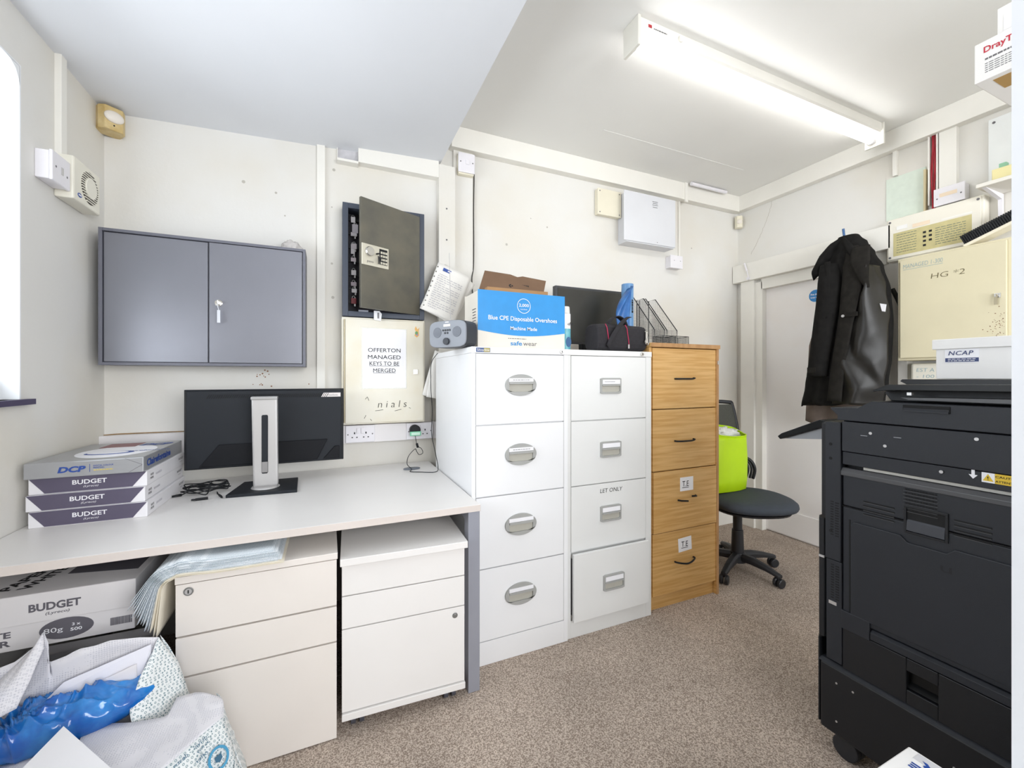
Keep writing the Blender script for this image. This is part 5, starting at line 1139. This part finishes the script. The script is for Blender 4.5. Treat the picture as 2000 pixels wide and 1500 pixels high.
# brown garment behind, showing under the hem
bwn = mat('brown_jacket', '6F625A', .85, var=.15, scale=20, bump=.2, bscale=300)
def jk(u_, v_):
    z = 1.95-1.085*v_; hw = .06+.13*min(1, v_*2); y = 1.565+.06*v_-hw+2*hw*u_
    return (3.012+.0*u_-.012*math.sin(u_*14+v_*2)-.03*math.sin(PI*u_)*v_*.5, y, z+.05*abs(u_-.62)*v_**4*1.6)
jb_ = thing('jacket', 'brown jacket hanging behind the black coat, its hem showing below', 'jacket', (3.03, 1.6, .9))
part('body', MB().grid(jk, 30, 30), bwn, jb_, smooth=True, solid=.012)
part('bag_strap', MB().tube(smooth_path([(3.07, 1.36, 1.72), (3.085, 1.325, 1.6), (3.085, 1.305, 1.4), (3.085, 1.305, 1.15)], 5), .012, 8), mat('strap_dark', '2A2A26', .8), label='dark garment edge hanging right of the black coat lining', cat='strap', smooth=True)
# ---------------- photocopier, seen from its side ----------------
cp = thing('photocopier', 'large black office photocopier on castors at the right', 'photocopier', (1.75, .52, 0))
XF = 1.46; Y0 = .19
part('core', MB().box(1.49, 2.03, Y0, .815, .07, .90).box(1.50, 2.03, Y0, .79, .90, 1.06), copm2, cp, bevel=.002)
# base cabinet
part('base_panel', B(1.463, 2.04, Y0, .838, .070, .282), copm2, cp, bevel=.006)
part('base_ledge', MB().prism([(1.462, .282), (1.474, .292), (2.04, .292), (2.04, .282)], 'y', Y0, .842), copm, cp, bevel=.001)
fs_ = MB()
for y_, z_ in ((.790, .235), (.745, .238), (.79, .115), (.52, .20)): fs_.cyl((1.463, y_, z_), 'x', .003, -.001, 10)
part('screw', fs_, silver, cp)
# lower cassette
lc_ = part('cassette_panel', MB().box(1.466, 1.489, Y0, .552, .294, .42).box(1.466, 1.489, .618, .775, .294, .42).box(1.466, 1.489, .552, .618, .294, .333).box(1.466, 1.489, .552, .618, .385, .42), copm2, cp, bevel=.002)
part('handle_recess', MB().prism([(1.489, .333), (1.470, .338), (1.486, .350), (1.489, .385)], 'y', .5525, .6175), blackg, lc_)
part('ledge_bar', MB().prism([(1.461, .425), (1.461, .445), (1.47, .452), (1.489, .452), (1.489, .421)], 'y', Y0, .700), copm, cp, bevel=.001)
part('ledge_recess', MB().prism([(1.489, .405), (1.466, .412), (1.478, .43), (1.489, .43)], 'y', .665, .745), copm, cp)
part('ledge_block', B(1.462, 1.489, .702, .778, .418, .475), copm, cp, bevel=.002)
# side door with raised big panel
sdp = part('side_door', MB().box(1.468, 1.489, Y0, .775, .455, .795).box(1.468, 1.489, Y0, .775, .80, .895), copm, cp, bevel=.003)
part('door_top_edge', MB().prism([(1.464, .893), (1.464, .905), (1.472, .916), (1.487, .916), (1.487, .893)], 'y', Y0, .786), mat('copier_edge', '4A4A4C', .38), sdp, bevel=.001)
bpanel = [(.752, .470), (.752, .748), (.742, .757), (.63, .757), (.615, .742), (.535, .742), (.52, .757), (Y0, .757), (Y0, .470)]
part('raised_panel', MB().prism(bpanel, 'x', 1.4625, 1.469), copm, sdp, bevel=.0025)
sq = part('panel_groove', MB().box(1.4668, 1.4682, .7535, .7575, .47, .76).box(1.4668, 1.4682, Y0, .775, .796, .7985), MC['slot_black'], sdp)
text(sdp, 'u', (1.4625, .535, .70), .022, .016, copm2, R, 0)
# recessed door handle
hd2 = part('door_handle', MB().box(1.463, 1.4685, .532, .623, .838, .845).box(1.463, 1.4685, .532, .538, .768, .838).box(1.463, 1.4685, .617, .623, .768, .838).box(1.463, 1.4685, .538, .617, .768, .773), copm2, sdp, bevel=.001)
part('handle_bar', MB().prism([(1.4685, .773), (1.462, .776), (1.4645, .800), (1.4685, .806)], 'y', .5385, .6165), mat('copier_sheen', '3C3E44', .25), hd2)
part('handle_void', B(1.4672, 1.4683, .5385, .6165, .806, .838), MC['slot_black'], hd2)
# vents
v1 = MB()
for k in range(7):
    z = .905-.006-.0095*k-.012
    for i in range(11): v1.box(1.4668, 1.4682, .555+.0062*i, .5595+.0062*i, z-.002, z+.002)
vp = part('vent_grille', v1, MC['slot_black'], sdp)
v1b = MB()
for k in range(7): v1b.box(1.4655, 1.468, .553, .625, .905-.0095*k-.0225, .905-.0095*k-.0212)
part('vent_rib', v1b, MC['copier_edge'], sdp)
for y0_, y1_, zt in ((.645, .720, .826), (.455, .522, .832)):
    v2 = MB(); v2r = MB()
    for k in range(4):
        z = zt-.0125*k; v2.box(1.4668, 1.4682, y0_, y1_, z-.0018, z+.002); v2r.box(1.4658, 1.468, y0_, y1_, z-.003, z-.0018)
    part('vent_grille', v2, MC['slot_black'], sdp); part('vent_rib', v2r, MC['copier_edge'], sdp)
# corner post at the front edge, with small vents and screws
pst = part('corner_post', MB().box(1.462, 1.489, .778, .822, .62, 1.055).box(1.464, 1.489, .776, .82, .30, .618), copm, cp, bevel=.002)
gv = MB()
for z0_ in (.80, .60):
    for k in range(14):
        z = z0_-.008*k
        gv.box(1.4612 if z0_ > .7 else 1.4632, 1.4622 if z0_ > .7 else 1.4642, .783, .793, z, z+.0035); gv.box(1.4612 if z0_ > .7 else 1.4632, 1.4622 if z0_ > .7 else 1.4642, .798, .806, z+.002, z+.0055)
part('vent_grille', gv, MC['slot_black'], pst)
sm = MB()
for z_ in (.985, .94, .71): sm.cyl((1.4623, .806, z_), 'x', .0048, -.001, 14)
part('screw', sm, MC['slot_black'], pst); part('latch', B(1.4625, 1.4642, .79, .812, .478, .488), silver, pst)
# rounded front doors seen edge on
part('front_door', MB().prism([(1.475, .8225), (1.465, .828), (1.465, .842), (1.49, .856), (1.80, .87), (2.02, .856), (2.035, .8225)], 'z', .36, .742), copm2, cp, bevel=.002)
part('front_door', MB().prism([(1.475, .8385), (1.466, .841), (1.466, .845), (1.49, .856), (1.80, .87), (2.02, .856), (2.035, .8385)], 'z', .08, .352), copm2, cp, bevel=.002)
part('front_panel', B(1.47, 2.03, .8225, .838, .75, 1.05), copm2, cp, bevel=.003)
part('trim_clip', B(1.463, 1.468, .826, .842, .615, .622), silver, cp)
# slot with white feed tray, scanner band
part('feed_strip', B(1.478, 1.4895, Y0, .725, .9175, .926), mat('feed_pale', 'C9C7BF', .4), cp)
sc2 = part('scanner_side', MB().box(1.463, 1.499, Y0, .775, .968, 1.060).box(1.466, 1.499, Y0, .775, .927, .966), copm, cp, bevel=.002)
pt = MB()
for y_, z_ in ((.70, 1.032), (.665, 1.0), (.48, 1.045), (.545, .951)): pt.cyl((1.4632, y_, z_), 'x', .0042, -.0012, 12)
part('screw', pt, silver, sc2)
part('scratch', MB().box(1.4625, 1.4632, .708, .725, 1.022, 1.0235).box(1.4625, 1.4632, .628, .645, 1.027, 1.0285), mat('scuff', 'A5A6AA', .6), sc2)
slab(sc2, 'arrow_print', [(-.003, .012), (.003, .012), (.003, .0), (.008, 0), (0, -.010), (-.008, 0), (-.003, 0)], (1.466, .487, .956), paper, R)
wl_ = slab(sc2, 'warning_label', rect(.07, .024), (1.466, .437, .954), mat('warn_yellow', 'E3BE2C', .5), R, label='yellow warning label')
slab(wl_, 'pictogram', rect(.022, .024), (1.4654, .461, .954), paper, R); slab(wl_, 'triangle', [(-.009, -.008), (.009, -.008), (0, .009)], (1.4648, .461, .954), MC['warn_yellow'], R)
text(wl_, '!', (1.4641, .461, .953), .0018, .009, ink, R)
for k in range(2): text(wl_, ('CAUTION', 'ATTENTION')[k], (1.4653, .428, .959-.011*k), .042, .005, ink, R, .01)
# scanner top and document feeder
top = part('scanner_top', MB().prism([(Y0, 1.063), (.79, 1.063), (.79, 1.078), (.806, 1.094), (.81, 1.101), (.735, 1.104), (.70, 1.126), (Y0, 1.126)], 'x', 1.466, 2.03), copm, cp, bevel=.002)
hr = part('lid_handle', B(1.463, 1.4665, .528, .625, 1.104, 1.121), MC['slot_black'], top, bevel=.001)
part('lid_handle_lip', MB().prism([(1.459, 1.103), (1.459, 1.106), (1.463, 1.113), (1.463, 1.103)], 'y', .53, .623), copm, hr)
part('feeder_body', MB().prism([(Y0, 1.1265), (.69, 1.1265), (.705, 1.15), (.69, 1.165), (Y0, 1.165)], 'x', 1.55, 2.02), copm2, cp, bevel=.002)
part('feeder_tray', MB().prism([(Y0, 1.183), (.665, 1.176), (.70, 1.160), (.70, 1.154), (.66, 1.160), (Y0, 1.166)], 'x', 1.475, 1.60), blackg, cp, bevel=.001)
part('feeder_tray', MB().prism([(Y0, 1.1655), (.665, 1.17), (.690, 1.185), (.685, 1.191), (Y0, 1.191)], 'x', 1.60, 2.0), blackg, cp, bevel=.001)
part('tray_edge', MB().prism([(Y0, 1.150), (.64, 1.140), (.62, 1.134), (Y0, 1.134)], 'x', 1.485, 1.55), MC['copier_edge'], cp)
part('tray_tab', B(1.478, 1.49, .612, .622, 1.147, 1.155), silver, cp)
# tilted control panel at the front
cpn = MB(); 
v_ = []
for x_ in (1.50, 1.86): v_.append([(x_, .8385, 1.050), (x_, .86, 1.056), (x_, .99, .994), (x_, 1.004, .982), (x_, .995, .972), (x_, .86, 1.028), (x_, .8385, 1.024)])
part('control_panel', cpn.loft(v_), blackg, cp, bevel=.003)
part('panel_arm', MB().prism([(.8385, .992), (.8385, 1.0235), (.86, 1.0275), (.985, .975)], 'x', 1.515, 1.845), mat('panel_underside', '8E9094', .5), cp)
for x_, y_ in ((1.50, .775), (2.0, .775), (1.50, .25), (2.0, .25)):
    c_ = part('castor', MB().cyl((x_-.022, y_, .036), 'x', .036, .018, 24).cyl((x_+.006, y_, .036), 'x', .036, .018, 24), cpl, cp, bevel=.004)
    part('castor_fork', MB().box(x_-.02, x_+.02, y_-.025, y_+.025, .05, .0695), copm2, c_, bevel=.002)
# white box on the feeder
nb = thing('archive_box', 'white lidded box with a blue and white label on top of the photocopier', 'box', (1.86, .5, 1.1915))
bxm = mat('box_white', 'EFEDEA', .6, var=.02)
part('box_body', B(1.757, 1.97, .30, .667, 1.192, 1.31), bxm, nb, bevel=.002)
part('lid', B(1.75, 1.977, .293, .674, 1.284, 1.315), bxm, nb, bevel=.002)
lb2 = slab(nb, 'label', rect(.075, .042), (1.7565, .608, 1.262), paper, R)
text(lb2, 'NCAP', (1.7558, .610, 1.271), .055, .013, mat('navy_ink', '27386B', .5), R, .01, shear=.2, spacing=1.1)
lb3 = slab(lb2, 'blue_band', rect(.073, .012), (1.7558, .608, 1.250), MC['navy_ink'], R)
for k in range(2): text(lb3, '~'+'a'*k, (1.7551, .608, 1.2525-.005*k), .06, .0025, paper, R)
# boxes on the high shelf near the camera
hs = thing('wall_shelf', 'high white shelf at the right edge holding a router carton', 'shelf', (2.4, .2, 2.15))
part('board', B(1.95, 3.10, -.25, .50, 2.155, 2.175), trimw, hs, bevel=.002)
part('bracket', MB().prism([(2.0, 2.1545), (3.119, 2.1545), (3.119, 1.85), (3.10, 1.85), (3.08, 2.12), (2.0, 2.14)], 'y', .2, .22), trimw, hs)
part('back_rail', B(3.10, 3.119, -.25, .50, 2.10, 2.1545), trimw, hs)
db = thing('carton', 'white carton with red lettering overhanging the high shelf at the right', 'box', (2.12, .47, 2.176))
part('carton_body', B(1.98, 2.28, .30, .655, 2.176, 2.305), bxm, db, bevel=.002)
text(db, 'DrayTek', (1.98, .588, 2.272), .090, .026, mat('red_print', 'C42B3E', .5), R, .02)
text(db, '~', (1.98, .60, 2.243), .06, .008, greyink, R)
for k in range(5): text(db, '~'+'a'*k, (1.98, .595, 2.228-.007*k), .07, .003, greyink, R)
slab(db, 'brown_label', rect(.09, .06), (2.05, .59, 2.1762), mat('label_gold', 'B08A4A', .5), ((1, 0, 0), (0, -1, 0)), thick=.001)
db2 = thing('carton', 'plain white carton stacked on the carton with red lettering', 'box', (2.12, .42, 2.306))
part('carton_body', B(2.02, 2.26, .25, .615, 2.3065, 2.41), bxm, db2, bevel=.002)
part('label', B(2.019, 2.0198, .45, .60, 2.33, 2.38), paper, db2)
blk = thing('appliance', 'black rounded appliance showing on top of the high white carton', 'appliance', (2.15, .47, 2.412))
part('shell', blob((2.15, .50, 2.445), (.10, .12, .033), .05, 3, flat=-.032), black, blk, smooth=True)
# ream box at the bottom right
rbx = thing('paper_box', 'white carton of paper with blue lettering on the floor near the camera', 'box', (1.06, .35, 0))
part('carton_body', B(.80, 1.208, .09, .505, .001, .36), bxm, rbx, bevel=.003)
axt = ((-.55, -.84, 0), (.84, -.55, 0)); axt = ((0, 1, 0), (-1, 0, 0))
for g_, x_, y_ in (('E', 1.155, .468), ('R', 1.178, .460), ('E', 1.170, .425), ('P', 1.147, .425)): text(rbx, g_, (x_, y_, .36), .026, .019, blueink, ((0, 1, 0), (-1, 0, 0)), .05)
slab(rbx, 'grey_panel', rect(.025, .09), (1.190, .44, .36), mat('faint_panel', 'D3D2D4', .5), T)
